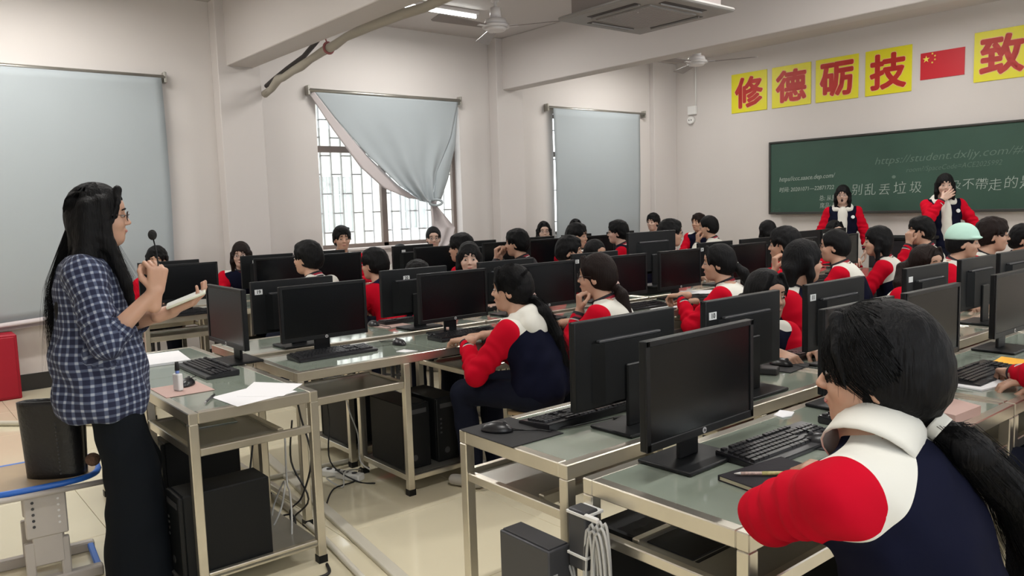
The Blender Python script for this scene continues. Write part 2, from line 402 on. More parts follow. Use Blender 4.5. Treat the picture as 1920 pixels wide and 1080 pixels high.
def ip(t, ks):
    for (t0, a), (t1, c) in zip(ks, ks[1:]):
        if t <= t1: s = (t-t0)/(t1-t0); s = s*s*(3-2*s)*.35+s*.65; return tuple(p+(q-p)*s for p, q in zip(a, c))
    return ks[-1][1]
LE = [(0, (3.90, 2.78)), (.2, (4.13, 2.50)), (.45, (4.50, 2.10)), (.75, (4.88, 1.76)), (1, (5.14, 1.60))]
RE = [(0, (5.80, 2.78)), (.35, (5.66, 2.35)), (.7, (5.42, 1.92)), (1, (5.34, 1.60))]
def P2(u, v):
    l, r = ip(v, LE), ip(v, RE); sag = -.14*math.sin(PI*u)*v*(1-v*.75)
    fold = v**1.6*(.035*math.sin(u*15+2*v)+.02*math.sin(u*31+1))+.03*math.sin(PI*u)*v
    return (XL+.07+fold+.05*v, l[0]+(r[0]-l[0])*u, l[1]+(r[1]-l[1])*u+sag)
sheet('blind_fabric', b2, M['blind'], P2, 60, 36)
FL = [(0, (3.86, 2.74)), (.3, (4.10, 2.38)), (.6, (4.40, 1.98)), (.85, (4.68, 1.74)), (1, (5.0, 1.62))]
sheet('turned_edge', b2, M['blindb'], lambda u, v: (XL+.07+.05*v-.018*u, *[a+(b-a)*u for a, b in zip(ip(v, LE), ip(v, FL))]), 6, 30)
R2 = [(0, (5.80, 2.74)), (.4, (5.73, 2.25)), (.75, (5.60, 1.85)), (1, (5.48, 1.60))]
sheet('turned_edge', b2, M['blind'], lambda u, v: (XL+.06+.05*v+.03*math.sin(u*4)*v, *[a+(b-a)*u for a, b in zip(ip(v, RE), ip(v, R2))]), 8, 30)
TL = [(0, (5.16, 1.62)), (.1, (5.30, 1.55)), (.5, (5.30, 1.25)), (1, (5.30, .98))]
TR = [(0, (5.50, 1.62)), (.1, (5.40, 1.55)), (.5, (5.66, 1.25)), (.8, (5.58, 1.08)), (1, (5.45, .98))]
sheet('knotted_tail', b2, M['blindb'], lambda u, v: (XL+.10+.035*math.sin(u*11+v*3)*(1-.5*v), *[a+(b-a)*u for a, b in zip(ip(v, TL), ip(v, TR))]), 40, 24)
MB().tube([(XL+.16+.03*math.cos(t), 5.35+.07*math.cos(t), 1.56+.035*math.sin(t)) for t in np.linspace(0, 2*PI, 15)[:-1]], .016, 8, closed=True).obj('knot', M['blind'], b2)
# ---------------------------------------------------------------- front wall: board, signs, flag, junction box
YW = YF
bd = empty('chalkboard', (-6.34, YW, 1.26), 0, 'long green chalkboard with chalk writing on the front wall', 'board')
BL = 4.55
MB().box((.02, -.03, .02), (BL-.02, 0, .98)).obj('board_surface', M['board'], bd)
f = MB()
for lo, hi in (((0, -.045, 0), (BL, 0, .028)), ((0, -.045, .972), (BL, 0, 1.0)), ((0, -.045, .02), (.028, 0, .98)), ((BL-.028, -.045, .02), (BL, 0, .98))): f.box(lo, hi, bev=.008, seg=2)
f.obj('board_frame', M['bframe'], bd)
MB().box((.15, -.10, -.004), (BL-.15, -.03, .010), bev=.004).obj('chalk_ledge', M['bframe'], bd)
def chalk(s, x, z, size, faint=False, shear=0, rot=0, bold=-.0015, name='chalk_writing', space=1, w=None):
    me = text_mesh(s, size, M['chalkf' if faint else 'chalk'], bold, .0006, shear, space)
    if w:
        xs = [v.co.x for v in me.vertices]; k = w/(max(xs)-min(xs))
        for v in me.vertices: v.co.x *= k
    o = link_mesh(name, me, bd, (x+6.34, -.0312, z-1.26)); o.rotation_euler = (Matrix.Rotation(rot, 4, 'Y') @ ROT_FRONT.to_matrix().to_4x4()).to_euler(); return o
for ch, x, z, sz in (('别', -5.07, 1.55, .155), ('乱', -4.90, 1.545, .16), ('丢', -4.72, 1.54, .155), ('垃', -4.53, 1.55, .17), ('圾', -4.34, 1.555, .155),
                     ('及', -3.88, 1.565, .12), ('不', -3.75, 1.57, .14), ('帶', -3.61, 1.565, .145), ('走', -3.47, 1.55, .15), ('的', -3.31, 1.57, .15), ('是', -3.15, 1.57, .16)):
    chalk(ch, x, z, sz, rot=random.uniform(-.07, .07), shear=.12, bold=-.002)
chalk('https://student.dxljy.com/#/bin', -3.92, 1.92, .13, True, .3, -.02, w=1.85)
chalk('room?/SpaceCode=ACE2025992', -3.93, 1.79, .085, True, .3, -.03, w=1.05)
chalk('https//ccc.saace.dep.com/', -5.78, 1.745, .085, False, .3, -.03, 0, w=.82)
chalk('时间: 20201071—22871722', -5.78, 1.595, .075, False, .2, -.02, 0, w=.80)
chalk('总: 从量', -5.46, 1.46, .08, False, 0, 0, 0, w=.24); chalk('席品: 常', -5.45, 1.36, .08, False, 0, 0, 0, w=.24)
chalk('第一组', -6.22, 1.32, .05, True, 0, 0, w=.13)
for k, (x, z, l, a) in enumerate(((-4.6, 1.70, .05, 0),)):
    q = MB().ell((0, 0, 0), (l/2, .0004, .02), u=12, v=6).obj('chalk_smear', M['chalkf'], bd, (x+6.34, -.0305, z-1.26)); q.rotation_euler = (0, a, 0)
def sign(ch, x0, x1, z0, z1, label):
    s = empty('wall_sign', ((x0+x1)/2, YW, (z0+z1)/2), 0, label, 'sign')
    w, h = x1-x0, z1-z0
    MB().box((-w/2, -.012, -h/2), (w/2, 0, h/2), bev=.002).obj('sign_panel', M['yellow'], s)
    a = link_mesh('character_outline', bold_text(ch, .52, M['pinkline'], .0235), s, (0, -.0130, .02)); a.rotation_euler = ROT_FRONT
    b = link_mesh('character', bold_text(ch, .52, M['signred'], .0175), s, (0, -.0145, .02)); b.rotation_euler = ROT_FRONT
    for o in (a, b):
        xs = [v.co.x for v in o.data.vertices]; ys = [v.co.y for v in o.data.vertices]; cx, cy = (max(xs)+min(xs))/2, (max(ys)+min(ys))/2
        q_ = .82 if o is a else .79; k = q_*w/(max(xs)-min(xs)); k2 = q_*h/(max(ys)-min(ys))
        for v in o.data.vertices: v.co.x = (v.co.x-cx)*k; v.co.y = (v.co.y-cy)*k2
        o.location.z = 0
for ch, x0, x1, lb in (('修', -6.97, -6.39, 'yellow sign with red character 修, nearest the window corner'), ('德', -6.31, -5.73, 'yellow sign with red character 德, second from the window corner'),
                       ('砺', -5.66, -5.08, 'yellow sign with red character 砺, third from the window corner'), ('技', -4.99, -4.42, 'yellow sign with red character 技, left of the flag'), ('致', -3.73, -3.16, 'yellow sign with red character 致, right of the flag')):
    sign(ch, x0, x1, 2.72, 3.27, lb)
fl = empty('wall_flag', (-4.32, YW, 2.83), 0, 'small red flag with five yellow stars between the yellow signs', 'flag')
MB().box((0, -.008, 0), (.49, 0, .31)).obj('flag_cloth', M['flag'], fl)
def star(cx, cz, r, a0=PI/2):
    poly = [(cx+(r if k % 2 == 0 else r*.38)*math.cos(a0+k*PI/5), cz+(r if k % 2 == 0 else r*.38)*math.sin(a0+k*PI/5)) for k in range(10)]
    MB().prism(poly, 0, .002, mt=ROT_FRONT.to_matrix().to_4x4()).obj('star', M['star'], fl, (0, -.0082, 0))
star(.065, .235, .042)
for x, z in ((.135, .29), (.165, .262), (.165, .22), (.135, .188)): star(x, z, .014, 1.2)
jb = empty('wall_speaker', (-7.66, YW, 2.78), 0, 'small white wall socket box on a conduit beside the signs', 'socket')
MB().box((-.075, -.05, .0), (.075, 0, .13), bev=.008, seg=2).obj('box_body', M['white'], jb)
MB().cyl((-.02, -.055, -.08), (-.02, 0, -.08), .055, n=20).obj('socket_dial', M['white'], jb)
MB().cyl((-.04, -.058, -.08), (-.04, -.05, -.08), .009, n=8).cyl((0, -.058, -.08), (0, -.05, -.08), .009, n=8).obj('socket_hole', M['ink'], jb)
MB().cyl((.055, -.012, .1), (.055, -.012, .8), .010, n=8).obj('conduit', M['white'], jb)
# ---------------------------------------------------------------- ceiling: fans, cassette, tubes, lagged pipe
def fan(x, y, zb, ang, label):
    f = empty('ceiling_fan', (x, y, zb), 0, label, 'fan', 'ceiling fans')
    MB().cyl((0, 0, .02), (0, 0, .065), .10, .085, n=24).cyl((0, 0, -.005), (0, 0, .02), .115, .115, n=24).cyl((0, 0, -.03), (0, 0, -.005), .075, .10, n=24).obj('motor_housing', M['fan'], f)
    MB().cyl((0, 0, .065), (0, 0, .16), .052, .042, n=18).obj('lower_canopy', M['fan'], f)
    MB().cyl((0, 0, .16), (0, 0, ZC-zb-.08), .012, n=10).obj('down_rod', M['fan'], f)
    MB().cyl((0, 0, ZC-zb-.12), (0, 0, ZC-zb), .035, .055, n=18).obj('upper_canopy', M['fan'], f)
    MB().cyl((0, 0, .21), (0, 0, .27), .035, .04, n=18).obj('rod_cup', M['fan'], f)
    for k in range(3):
        a = ang+k*2*PI/3
        b = MB().prism([(.13, -.035), (.62, -.062), (.64, -.05), (.64, .05), (.62, .062), (.13, .035)], -.003, .003, mt=Matrix.Rotation(math.radians(13), 4, 'X')).obj('blade', M['fanb'], f, (0, 0, .0), (0, 0, a))
        MB().box((.05, -.02, -.006), (.2, .02, .006), bev=.003).obj('blade_iron', M['fan'], b)
fan(-5.34, 4.29, 2.99, math.radians(33), 'white three-blade ceiling fan beside the air conditioner')
fan(-5.54, 7.26, 2.99, math.radians(27), 'white three-blade ceiling fan in the far bay by the signs')
ac = empty('cassette_air_conditioner', (-4.10, 4.755, 2.89), 0, 'square grey ceiling cassette air conditioner between the beams', 'air conditioner')
MB().box((-.475, -.475, 0), (.475, .475, .035), bev=.02, seg=3).obj('panel', M['ac'], ac)
MB().box((-.40, -.40, .035), (.40, .40, .33), bev=.01).obj('cassette_body', M['fanb'], ac)
MB().box((-.27, -.27, -.012), (.27, .27, .002), bev=.012, seg=2).obj('intake_grille', M['ac'], ac)
gl = MB()
for k in range(17): gl.box((-.24+k*.03-.004, -.24, -.0135), (-.24+k*.03+.004, .24, -.011))
gl.obj('grille_slots', M['fanb'], ac)['kind'] = 'stuff'
for k in range(4):
    MB().box((-.24, .325, -.003), (.24, .39, .004), bev=.003).obj('air_outlet', M['acd'], ac, None, (0, 0, k*PI/2))
    MB().box((-.235, .335, -.014), (.235, .345, -.001)).obj('louvre', M['ac'], ac, None, (0, 0, k*PI/2))
for sx, sy in ((1, 1), (1, -1), (-1, 1), (-1, -1)): MB().cyl((sx*.37, sy*.37, .3), (sx*.37, sy*.37, ZC-2.89), .006, n=6).obj('hanger_rod', M['steel'], ac)
MB().ell((.1, -.2, -.012), (.006, .006, .003), u=8, v=6).obj('indicator_lamp', M['white'], ac)
NT = 0
def tube_light(x, y, label):
    t = empty('fluorescent_light', (x, y, ZC-.06), 0, label, 'light', 'ceiling tube lights')
    MB().box((-.03, -.62, .02), (.03, .62, .06), bev=.005).obj('fixture_body', M['fan'], t)
    MB().cyl((0, -.59, -.005), (0, .59, -.005), .014, n=12).obj('tube', M['tubeon'], t)
    for s in (-1, 1): MB().box((-.015, s*.60-.012, -.022), (.015, s*.60+.012, .03), bev=.003).obj('lamp_holder', M['fan'], t)
    area('tube_lamp', (x, y, ZC-.11), (0, 0, 0), .08, 1.2, 33, (1, .97, .93))
names = ['over the window side', 'over the middle rows', 'over the corridor side']
for j, (y, bay) in enumerate(((1.1, 'near bay'), (4.72, 'middle bay'), (8.25, 'far bay'))):
    for i, x in enumerate((-6.95, -3.05 if j == 1 else -4.0, -.9)): tube_light(x, y, 'white fluorescent tube light %s, %s' % (names[i], bay))
tube_light(-6.95, -.25, 'white fluorescent tube light behind the teacher, window side')
lp = empty('lagged_pipe', (0, 0, 0), 0, 'beige wrapped air conditioning pipe sagging under the near beam', 'pipe')
pts = [(-7.9, 3.31, 2.70), (-7.72, 3.31, 2.73), (-7.55, 3.31, 2.80), (-7.42, 3.31, 2.80), (-7.2, 3.31, 2.83), (-7.0, 3.30, 2.84), (-6.8, 3.30, 2.87), (-6.55, 3.30, 2.90), (-6.3, 3.29, 2.91), (-6.1, 3.29, 2.94), (-5.7, 3.28, 2.95), (-5.2, 3.28, 2.945), (-4.9, 3.28, 2.93), (-4.5, 3.28, 2.955), (-3.9, 3.28, 2.93), (-3.2, 3.28, 2.95)]
MB().tube(pts, .038, 10, rf=lambda t: 1+.12*math.sin(t*60)).obj('lagging', M['lag'], lp)
MB().tube([(-7.9, 3.33, 2.78), (-7.7, 3.33, 2.82), (-7.35, 3.33, 2.88), (-7.0, 3.33, 2.93), (-6.7, 3.30, 2.99), (-6.5, 3.29, 3.05)], .022, 8).obj('drain_hose', M['lagd'], lp)
MB().tube([(-6.42, 3.29+.045*math.cos(t), 2.905+.045*math.sin(t)) for t in np.linspace(0, 2*PI, 17)[:-1]], .012, 6, closed=True).cyl((-6.42, 3.28, 2.94), (-6.42, 3.25, 3.02), .006).obj('red_strap', mat('faded red strap', (.30, .10, .10), .7), lp)
# floor conduits, red cabinet
def conduit(name, pts, r, label, m='white', cat='conduit'):
    return tag(MB().tube(pts, r, 8).obj(name, M[m]), label, cat)
cw = mat('cream plastic conduit', (.60, .57, .48), .45)
M['cond'] = cw
def trunking(a, b, w, h, label):
    a, b = Vector(a), Vector(b); d = (b-a); L = d.length; ang = math.atan2(d.y, d.x)
    o = MB().box((0, -w/2, 0), (L, w/2, h), bev=.006, seg=2).obj('floor_trunking', M['cond'], None, a, (0, 0, ang)); tag(o, label, 'trunking')
trunking((-5.6, 1.93, 0), (-2.35, 1.53, 0), .055, .022, 'cream cable trunking on the floor running out from under the plaid desk row')
conduit('floor_conduit', [(-5.2, 1.64, .014), (-3.3, 1.52, .014), (-2.55, 1.42, .014)], .014, 'thin cream conduit pipe lying beside the trunking', 'cond')
conduit('floor_conduit', [(-7.6, .1, .02), (-6.9, .6, .02), (-6.3, 1.2, .02), (-5.6, 1.93, .02)], .02, 'white conduit pipe on the floor behind the teacher', 'cond')
conduit('floor_conduit', [(-4.25, 1.5, .014), (-4.15, 2.6, .014), (-4.10, 4.2, .014)], .014, 'cream conduit pipe along the floor between the computer towers', 'cond')
rb = empty('red_cabinet', (-7.88, .60, 0), 0, 'red metal box standing on the floor by the left wall', 'cabinet')
MB().box((-.12, -.35, 0), (.12, .35, .55), bev=.008).obj('cabinet_body', M['redbox'], rb)
MB().box((.12, -.33, .02), (.128, .33, .53), bev=.004).obj('door', M['redbox'], rb)
# ================================================================ DESKS, COMPUTERS
DL, DD, DH = 1.60, .53, .75       # a two-seat desk: local x along the row, local +y towards the user, origin at its centre floor
def make_desk():
    d = empty('computer_desk', (0, 0, 0)); t = .036; x0, y0 = DL/2, DD/2
    def rail(name, lo, hi): return MB().box(lo, hi, bev=.003).obj(name, M['steel'], d)
    rail('top_rail', (-x0, y0-t, DH-.045), (x0, y0, DH)); rail('top_rail', (-x0, -y0, DH-.045), (x0, -y0+t, DH))
    rail('top_rail', (-x0, -y0+t, DH-.045), (-x0+t, y0-t, DH)); rail('top_rail', (x0-t, -y0+t, DH-.045), (x0, y0-t, DH))
    for a, b in ((-x0+t, -.002), (.002, x0-t)): MB().box((a, -y0+t-.004, DH-.012), (b, y0-t+.004, DH-.001), bev=.001).obj('glass_panel', M['glass'], d)
    MB().box((-x0+t, -y0+t, DH-.030), (x0-t, y0-t, DH-.013)).obj('under_board', M['steeld'], d)
    lg = MB().box((-t/2, -t/2, .03), (t/2, t/2, DH-.045), bev=.003).mesh('leg', M['steel']); ft = MB().box((-t/2-.002, -t/2-.002, 0), (t/2+.002, t/2+.002, .032)).mesh('foot_cap', M['blackm'])
    for x in (-x0+t/2, -.2, .2, x0-t/2):
        for y in (-y0+t/2, y0-t/2):
            l = link_mesh('leg', lg, d, (x, y, 0)); link_mesh('foot_cap', ft, l)
    for a, b in ((-x0+t, -.2-t/2), (.2+t/2, x0-t)):
        s = MB().box((a, -.10, .588), (b, y0-.02, .597)).obj('keyboard_tray', M['steeld'], d)
        MB().box((a, y0-.03, .575), (b, y0-.005, .612), bev=.003).obj('tray_rail', M['steel'], s)
        MB().box((a, -.12, .575), (b, -.095, .612), bev=.003).obj('tray_rail', M['steel'], s)
    MB().box((-.2, -y0+t, .095), (.2, y0-t, .103)).obj('tower_shelf', M['steeld'], d)
    for y in (-y0+t/2, y0-t/2): MB().box((-.2+t/2, y-.013, .075), (.2-t/2, y+.013, .103), bev=.003).obj('lower_rail', M['steel'], d)
    for x in (-x0+t/2, -.2, .2, x0-t/2):
        for z in (.09, .59): MB().box((x-.013, -y0+t, z-.015), (x+.013, y0-t, z+.015), bev=.003).obj('side_rail', M['steel'], d)
    return d
MW, MH = .49, .29
def make_monitor():
    m = empty('monitor', (0, 0, 0)); zb = .085; zt = zb+MH      # screen faces local +y
    MB().box((-MW/2, -.012, zb), (MW/2, .010, zt), bev=.004, seg=2).obj('casing', M['blackm'], m)
    fr = MB(); e = .016
    for lo, hi in (((-MW/2, .008, zb), (MW/2, .015, zb+.022)), ((-MW/2, .008, zt-e), (MW/2, .015, zt)), ((-MW/2, .008, zb), (-MW/2+e, .015, zt)), ((MW/2-e, .008, zb), (MW/2, .015, zt))): fr.box(lo, hi, bev=.0015)
    fr.obj('bezel', M['blackm'], m)
    MB().box((-MW/2+e, .006, zb+.022), (MW/2-e, .0112, zt-e)).obj('screen', M['screen'], m)
    bk = MB().prism([(-.17, -.012), (.17, -.012), (.14, -.042), (-.14, -.042)], zb+.02, zt-.075).obj('back_cover', M['black'], m)
    MB().box((-.15, -.030, zt-.075), (.15, -.012, zt-.066), bev=.002).obj('vent_ridge', M['dgrey'], bk)
    MB().box((-.045, -.052, .01), (.045, -.038, .22), bev=.004).obj('stand_neck', M['blackm'], m)
    MB().box((-.12, -.13, 0), (.12, .055, .012), bev=.005, seg=2).obj('stand_base', M['blackm'], m)
    lg = MB().cyl((0, .0150, zb+.011), (0, .0158, zb+.011), .0085, n=20).obj('logo_disc', M['silver'], m)
    tx = text_mesh('hp', .011, M['ink'], .0004, .0001, .25); o = link_mesh('logo_letters', tx, lg, (0, .0160, zb+.0115)); o.rotation_euler = (PI/2, 0, PI)
    return m
def sticker(m, txt, x=-.205, z=.318):
    s = MB().box((x-.022, -.0138, z-.014), (x+.022, -.0119, z+.014)).obj('number_sticker', M['sticker'], m)
    if txt: o = link_mesh('number', text_mesh(txt, .026, M['ink'], .0006, .0002), s, (x, -.0143, z)); o.rotation_euler = ROT_FRONT
KROWS = [(.062, [1]*15+[0]+[1]*3, .55), (.040, [1]*14, 1), (.021, None, 1), (.002, None, 1), (-.017, None, 1), (-.036, None, 1)]
def key_spots():
    out = []; k = .0187
    def row(y, widths, x0):
        x = x0
        for w in widths:
            if w > 0: out.append((x+w*k/2, y, w*k-.003))
            x += abs(w)*k
    X0 = -.212
    row(.062, [1, -1, 1, 1, 1, 1, -.5, 1, 1, 1, 1, -.5, 1, 1, 1, 1], X0); row(.036, [1]*13+[2], X0); row(.017, [1.5]+[1]*12+[1.5], X0)
    row(-.002, [1.75]+[1]*11+[2.25], X0); row(-.021, [2.25]+[1]*10+[2.75], X0); row(-.040, [1.25, 1.25, 1.25, 6.25, 1.25, 1.25, 1.25, 1.25], X0)
    for y in (.062, .036, .017): row(y, [1, 1, 1], X0+15.25*k)
    row(-.021, [-1, 1], X0+15.25*k); row(-.040, [1, 1, 1], X0+15.25*k)
    for y in (.036, .017, -.002, -.021): row(y, [1, 1, 1, 1], X0+18.5*k)
    row(-.040, [2, 1, 1], X0+18.5*k)
    return out
KS = key_spots()
def make_keyboard(single=False):
    k = empty('keyboard', (0, 0, 0))      # far edge of the keys is local -y (screen side); user on +y
    b = MB().prism([(-.078, .0), (.078, .0), (.078, .012), (-.078, .026)], -.224, .224, mt=Matrix(((0, 0, 1, 0), (1, 0, 0, 0), (0, 1, 0, 0), (0, 0, 0, 1))))
    bmesh.ops.bevel(b.bm, geom=list(b.bm.edges), offset=.003, segments=2, affect='EDGES')
    b.obj('keyboard_shell', M['kbody'], k)
    def tilt(y): return .0135+(-y+.062)/.156*.0125+.0015
    if single:
        cache = {}
        for x, y, w in KS:
            q = round(w, 4)
            if q not in cache: cache[q] = MB().prism([(-.0075, -.002), (.0075, -.002), (.006, .006), (-.006, .006)], -q/2, q/2, mt=Matrix(((0, 0, 1, 0), (1, 0, 0, 0), (0, 1, 0, 0), (0, 0, 0, 1)))).mesh('key', M['key'])
            link_mesh('key', cache[q], k, (-x, -y, tilt(-y)), (-.09, 0, 0))
    else:
        mb = MB()
        for x, y, w in KS: mb.box((-x-w/2, -y-.0075, tilt(-y)), (-x+w/2, -y+.0075, tilt(-y)+.006))
        mb.obj('keys', M['key'], k)['kind'] = 'stuff'
    return k
def make_mouse():
    m = empty('computer_mouse', (0, 0, 0))
    mb = MB().ell((0, 0, 0), (.031, .056, .034), u=20, v=14); bmesh.ops.bisect_plane(mb.bm, geom=list(mb.bm.verts)+list(mb.bm.edges)+list(mb.bm.faces), plane_co=(0, 0, .001), plane_no=(0, 0, -1), clear_outer=True)
    bmesh.ops.holes_fill(mb.bm, edges=list(mb.bm.edges)); mb.obj('mouse_shell', M['kbody'], m)
    MB().cyl((-.004, -.028, .029), (.004, -.028, .029), .007, n=12).obj('scroll_wheel', M['dgrey'], m)
    MB().tube([(0, -.054, .012), (.01, -.10, .006), (.03, -.14, .004), (.02, -.18, .004)], .0022, 5).obj('mouse_lead', M['cableb'], m)
    return m
def make_tower():
    t = empty('computer_tower', (0, 0, 0))     # front faces local +y
    MB().box((-.08, -.18, 0), (.08, .165, .355), bev=.005).obj('case', M['tower'], t)
    MB().box((-.082, .163, .002), (.082, .182, .353), bev=.006, seg=2).obj('front_panel', M['blackm'], t)
    MB().box((-.06, .182, .30), (.06, .1835, .325)).obj('drive_slot', M['dgrey'], t)
    for k in range(4): MB().box((.05, .182, .16+k*.025), (.062, .184, .17+k*.025)).obj('port', M['dgrey'], t)
    MB().cyl((.02, .182, .06), (.02, .1832, .06), .017, n=20).obj('logo_ring', M['dgrey'], t)
    return t
def make_pad(m, w=.22, d=.18):
    return MB().box((-w/2, -d/2, 0), (w/2, d/2, .003), bev=.0012)
protoD, protoM, protoK, protoK2, protoMo, protoT = make_desk(), make_monitor(), make_keyboard(), make_keyboard(True), make_mouse(), make_tower()
used = set()
def inst(proto, loc, rz, label, cat, group):
    if proto.name not in used:
        used.add(proto.name); o = proto; o.location = loc; o.rotation_euler = (0, 0, rz); tag(o, label, cat, group); return o
    return copy_tree(proto, loc, rz, label, group) if tag(proto, None, cat) else None
ORD = ['first', 'second', 'third', 'fourth', 'fifth', 'sixth', 'seventh', 'eighth', 'ninth']
# rows: name, x centre of the desk, direction of the user (+1: user on +X side, -1: user on -X side), y of the first desk's start, number of desks
ROWS = [('B_front', -1.255, 1, 1.475, 3, 'in the row nearest the camera'), ('B_back', -1.885, -1, 1.51, 4, 'in the row second from the camera'),
        ('A_front', -3.725, 1, 1.52, 4, 'in the middle row facing the camera'), ('A_back', -4.355, -1, 1.52, 4, 'in the middle row with backs to the camera'),
        ('C_front', -6.405, 1, 1.55, 4, 'in the window row facing the camera'), ('C_back', -7.00, -1, 1.55, 4, 'in the last row by the windows')]
for key, xc, d, y0, n, where in ROWS:
    for k in range(n):
        inst(protoD, (xc, y0+DL/2+k*(DL+.012), 0), -PI/2 if d > 0 else PI/2, 'steel and frosted glass computer desk, %s %s' % (ORD[k], where), 'desk', 'two-seat computer desks')
inst(protoD, (-3.055-DL/2, 1.165, 0), PI, 'steel and frosted glass desk beside the teacher, turned across the rows', 'desk', 'two-seat computer desks')
# monitors  (x of the panel, y centre, base height)
def mon(row, i, x, y, d, z=DH, ang=0, num=None, lab=None, sc=1):
    where = dict((r[0], r[5]) for r in ROWS)[row] if row else ''
    o = inst(protoM, (x, y, z), (-PI/2 if d > 0 else PI/2)+ang, lab or 'black flat monitor, %s %s' % (ORD[i], where), 'monitor', 'monitors on the desks')
    o.scale = (sc, 1, sc)
    if num is not None: sticker(o, num, -.065 if num == '20' else (-.12 if row == 'C_back' else -.205))
    return o
m = mon('B_front', 0, -1.37, 1.80, 1, ang=.03, sc=1.03, lab='large black monitor with round silver badge, nearest the camera')
mon('B_front', 1, -1.36, 2.68, 1); mon('B_front', 2, -1.35, 3.25, 1); mon('B_front', 3, -1.35, 4.12, 1); mon('B_front', 4, -1.35, 5.0, 1)
for i, (y, num) in enumerate(((1.95, None), (2.62, '10'), (3.32, '11'), (4.24, ''), (4.90, None), (5.46, None), (6.3, ''), (7.2, ''))):
    mon('B_back', i, -1.79, y, -1, num=num)
for i, y in enumerate((1.85, 2.68, 3.43, 4.15, 4.78, 5.68, 6.45, 7.25)): mon('A_front', i, -3.82, y, 1)
for i, (y, num) in enumerate(((1.87, '19'), (2.68, '20'), (3.43, '21'), (4.30, '22'), (4.98, '23'), (5.80, '24'), (6.42, '25'), (7.30, '26'), (7.82, '27'))):
    if i == 4: mon('A_back', i, -4.26, y, -1, z=.81, num=None, sc=1.18, lab='extra large raised monitor seen from behind in the middle rows')
    else: mon('A_back', i, -4.24, y, -1, num=num, z=DH+(.03 if i > 6 else 0))
MB().box((-.18, -.09, 0), (.18, .09, .06), bev=.006).obj('monitor_riser', M['black'], None, (-4.27, 4.98, DH), (0, 0, PI/2)); tag(bpy.data.objects['monitor_riser'], 'black box under the raised large monitor', 'riser')
for i, y in enumerate((1.95, 2.74, 3.24, 4.30, 5.12, 5.74, 6.55, 7.25)): mon('C_front', i, -6.40, y, 1)
for i, (y, num) in enumerate(((1.98, None), (2.83, ''), (3.36, ''), (4.38, ''), (5.22, ''), (6.1, ''), (6.72, None), (7.5, None))): mon('C_back', i, -6.93, y, -1, num=num)
o = inst(protoM, (-3.99, 1.40, DH-.012+.012), PI, 'black monitor angled away on the desk beside the teacher', 'monitor', 'monitors on the desks'); o.rotation_euler.z = PI
# keyboards, mice
def kb(x, y, d, label, single=False, ang=0):
    return inst(protoK2 if single else protoK, (x, y, DH), (-PI/2 if d > 0 else PI/2)+ang, label, 'keyboard', 'keyboards')
def ms(x, y, d, label, z=DH+.003, ang=0):
    return inst(protoMo, (x, y, z), (-PI/2 if d > 0 else PI/2)+ang, label, 'mouse', 'computer mice')
def pad(x, y, m, label, w=.22, dd=.18, ang=0):
    o = make_pad(m, w, dd).obj('mouse_pad', M[m], None, (x, y, DH), (0, 0, ang)); return tag(o, label, 'mouse pad', 'mouse pads')
kb(-1.36+.0, 2.07, 1, 'black keyboard in front of the nearest large monitor', True, -.02).location = (-1.28, 2.08, DH)
kb(-1.98, 1.92, -1, 'black keyboard on the end of the second row by the aisle', True)
pad(-1.20, 2.24, 'pad', 'black mouse pad beside the nearest student', .26, .20, .2); ms(-1.22, 2.19, 1, 'glossy black mouse beside the nearest keyboard', ang=.5)
kb(-1.27, 2.62, 1, 'black keyboard behind the nearest girl\'s cheek')
kb(-1.24, 3.47, 1, 'black keyboard beyond the head of the nearest girl')
pad(-2.0, 1.615, 'pad', 'black mouse pad on the near corner of the second row', .28, .22, .0); ms(-2.03, 1.58, -1, 'black mouse on the near corner of the second row', ang=.6)
pad(-1.95, 3.12, 'pad', 'black mouse pad under the writing girl\'s hand', .24, .24, .1); ms(-1.93, 3.12, -1, 'black mouse under the writing girl\'s hand')
kb(-3.76, 1.86, 1, 'black keyboard in front of the unoccupied monitor in the middle row', True)
ms(-3.76, 2.26, 1, 'black mouse on the middle row beside the unoccupied keyboard', DH)
kb(-3.70, 2.68, 1, 'black keyboard in front of the hooded girl')
pad(-4.46, 2.60, 'padp', 'pale mouse pad behind the middle monitors', .26, .2, .1); ms(-4.50, 2.52, -1, 'black mouse on a pale pad between monitors 19 and 20')
kb(-3.72, 4.22, 1, 'black keyboard right of the girl resting her chin')
pad(-3.66, 4.55, 'padp', 'pink mouse pad on the desk edge of the middle row', .22, .26, 0); ms(-3.66, 4.62, 1, 'black mouse on the pink mouse pad', ang=.9)
kb(-3.70, 4.95, 1, 'black keyboard under papers beside the bent ponytail girl')
o = inst(protoK, (-3.86, 1.24, DH), PI, 'black keyboard on the desk beside the teacher', 'keyboard', 'keyboards'); o.rotation_euler.z = PI
pad(-3.52, 1.02, 'padp', 'dusty pink mouse pad on the desk beside the teacher', .24, .2, 0)
o = ms(-3.58, 1.06, 1, 'black mouse on the dusty pink pad'); o.rotation_euler.z = -2.2
kb(-5.9+.0-.28, 1.95, 1, 'black keyboard in the window row behind the teacher\'s hand')
for i, y in enumerate((2.8, 3.6, 4.4)): kb(-4.52, y, -1, 'black keyboard %s behind the middle monitors' % ORD[i])
for i, y in enumerate((2.74, 3.4, 4.4, 5.2)): kb(-6.27, y, 1, 'black keyboard %s in the window row' % ORD[i+1])
for i, y in enumerate((5.9, 6.6)): kb(-3.70, y, 1, 'black keyboard far along the middle row, %s' % ['nearer one', 'farther one'][i])
for i, y in enumerate((2.62, 3.4)): kb(-2.0, y, -1, 'black keyboard behind the second row monitors, %s' % ['nearer one', 'farther one'][i])
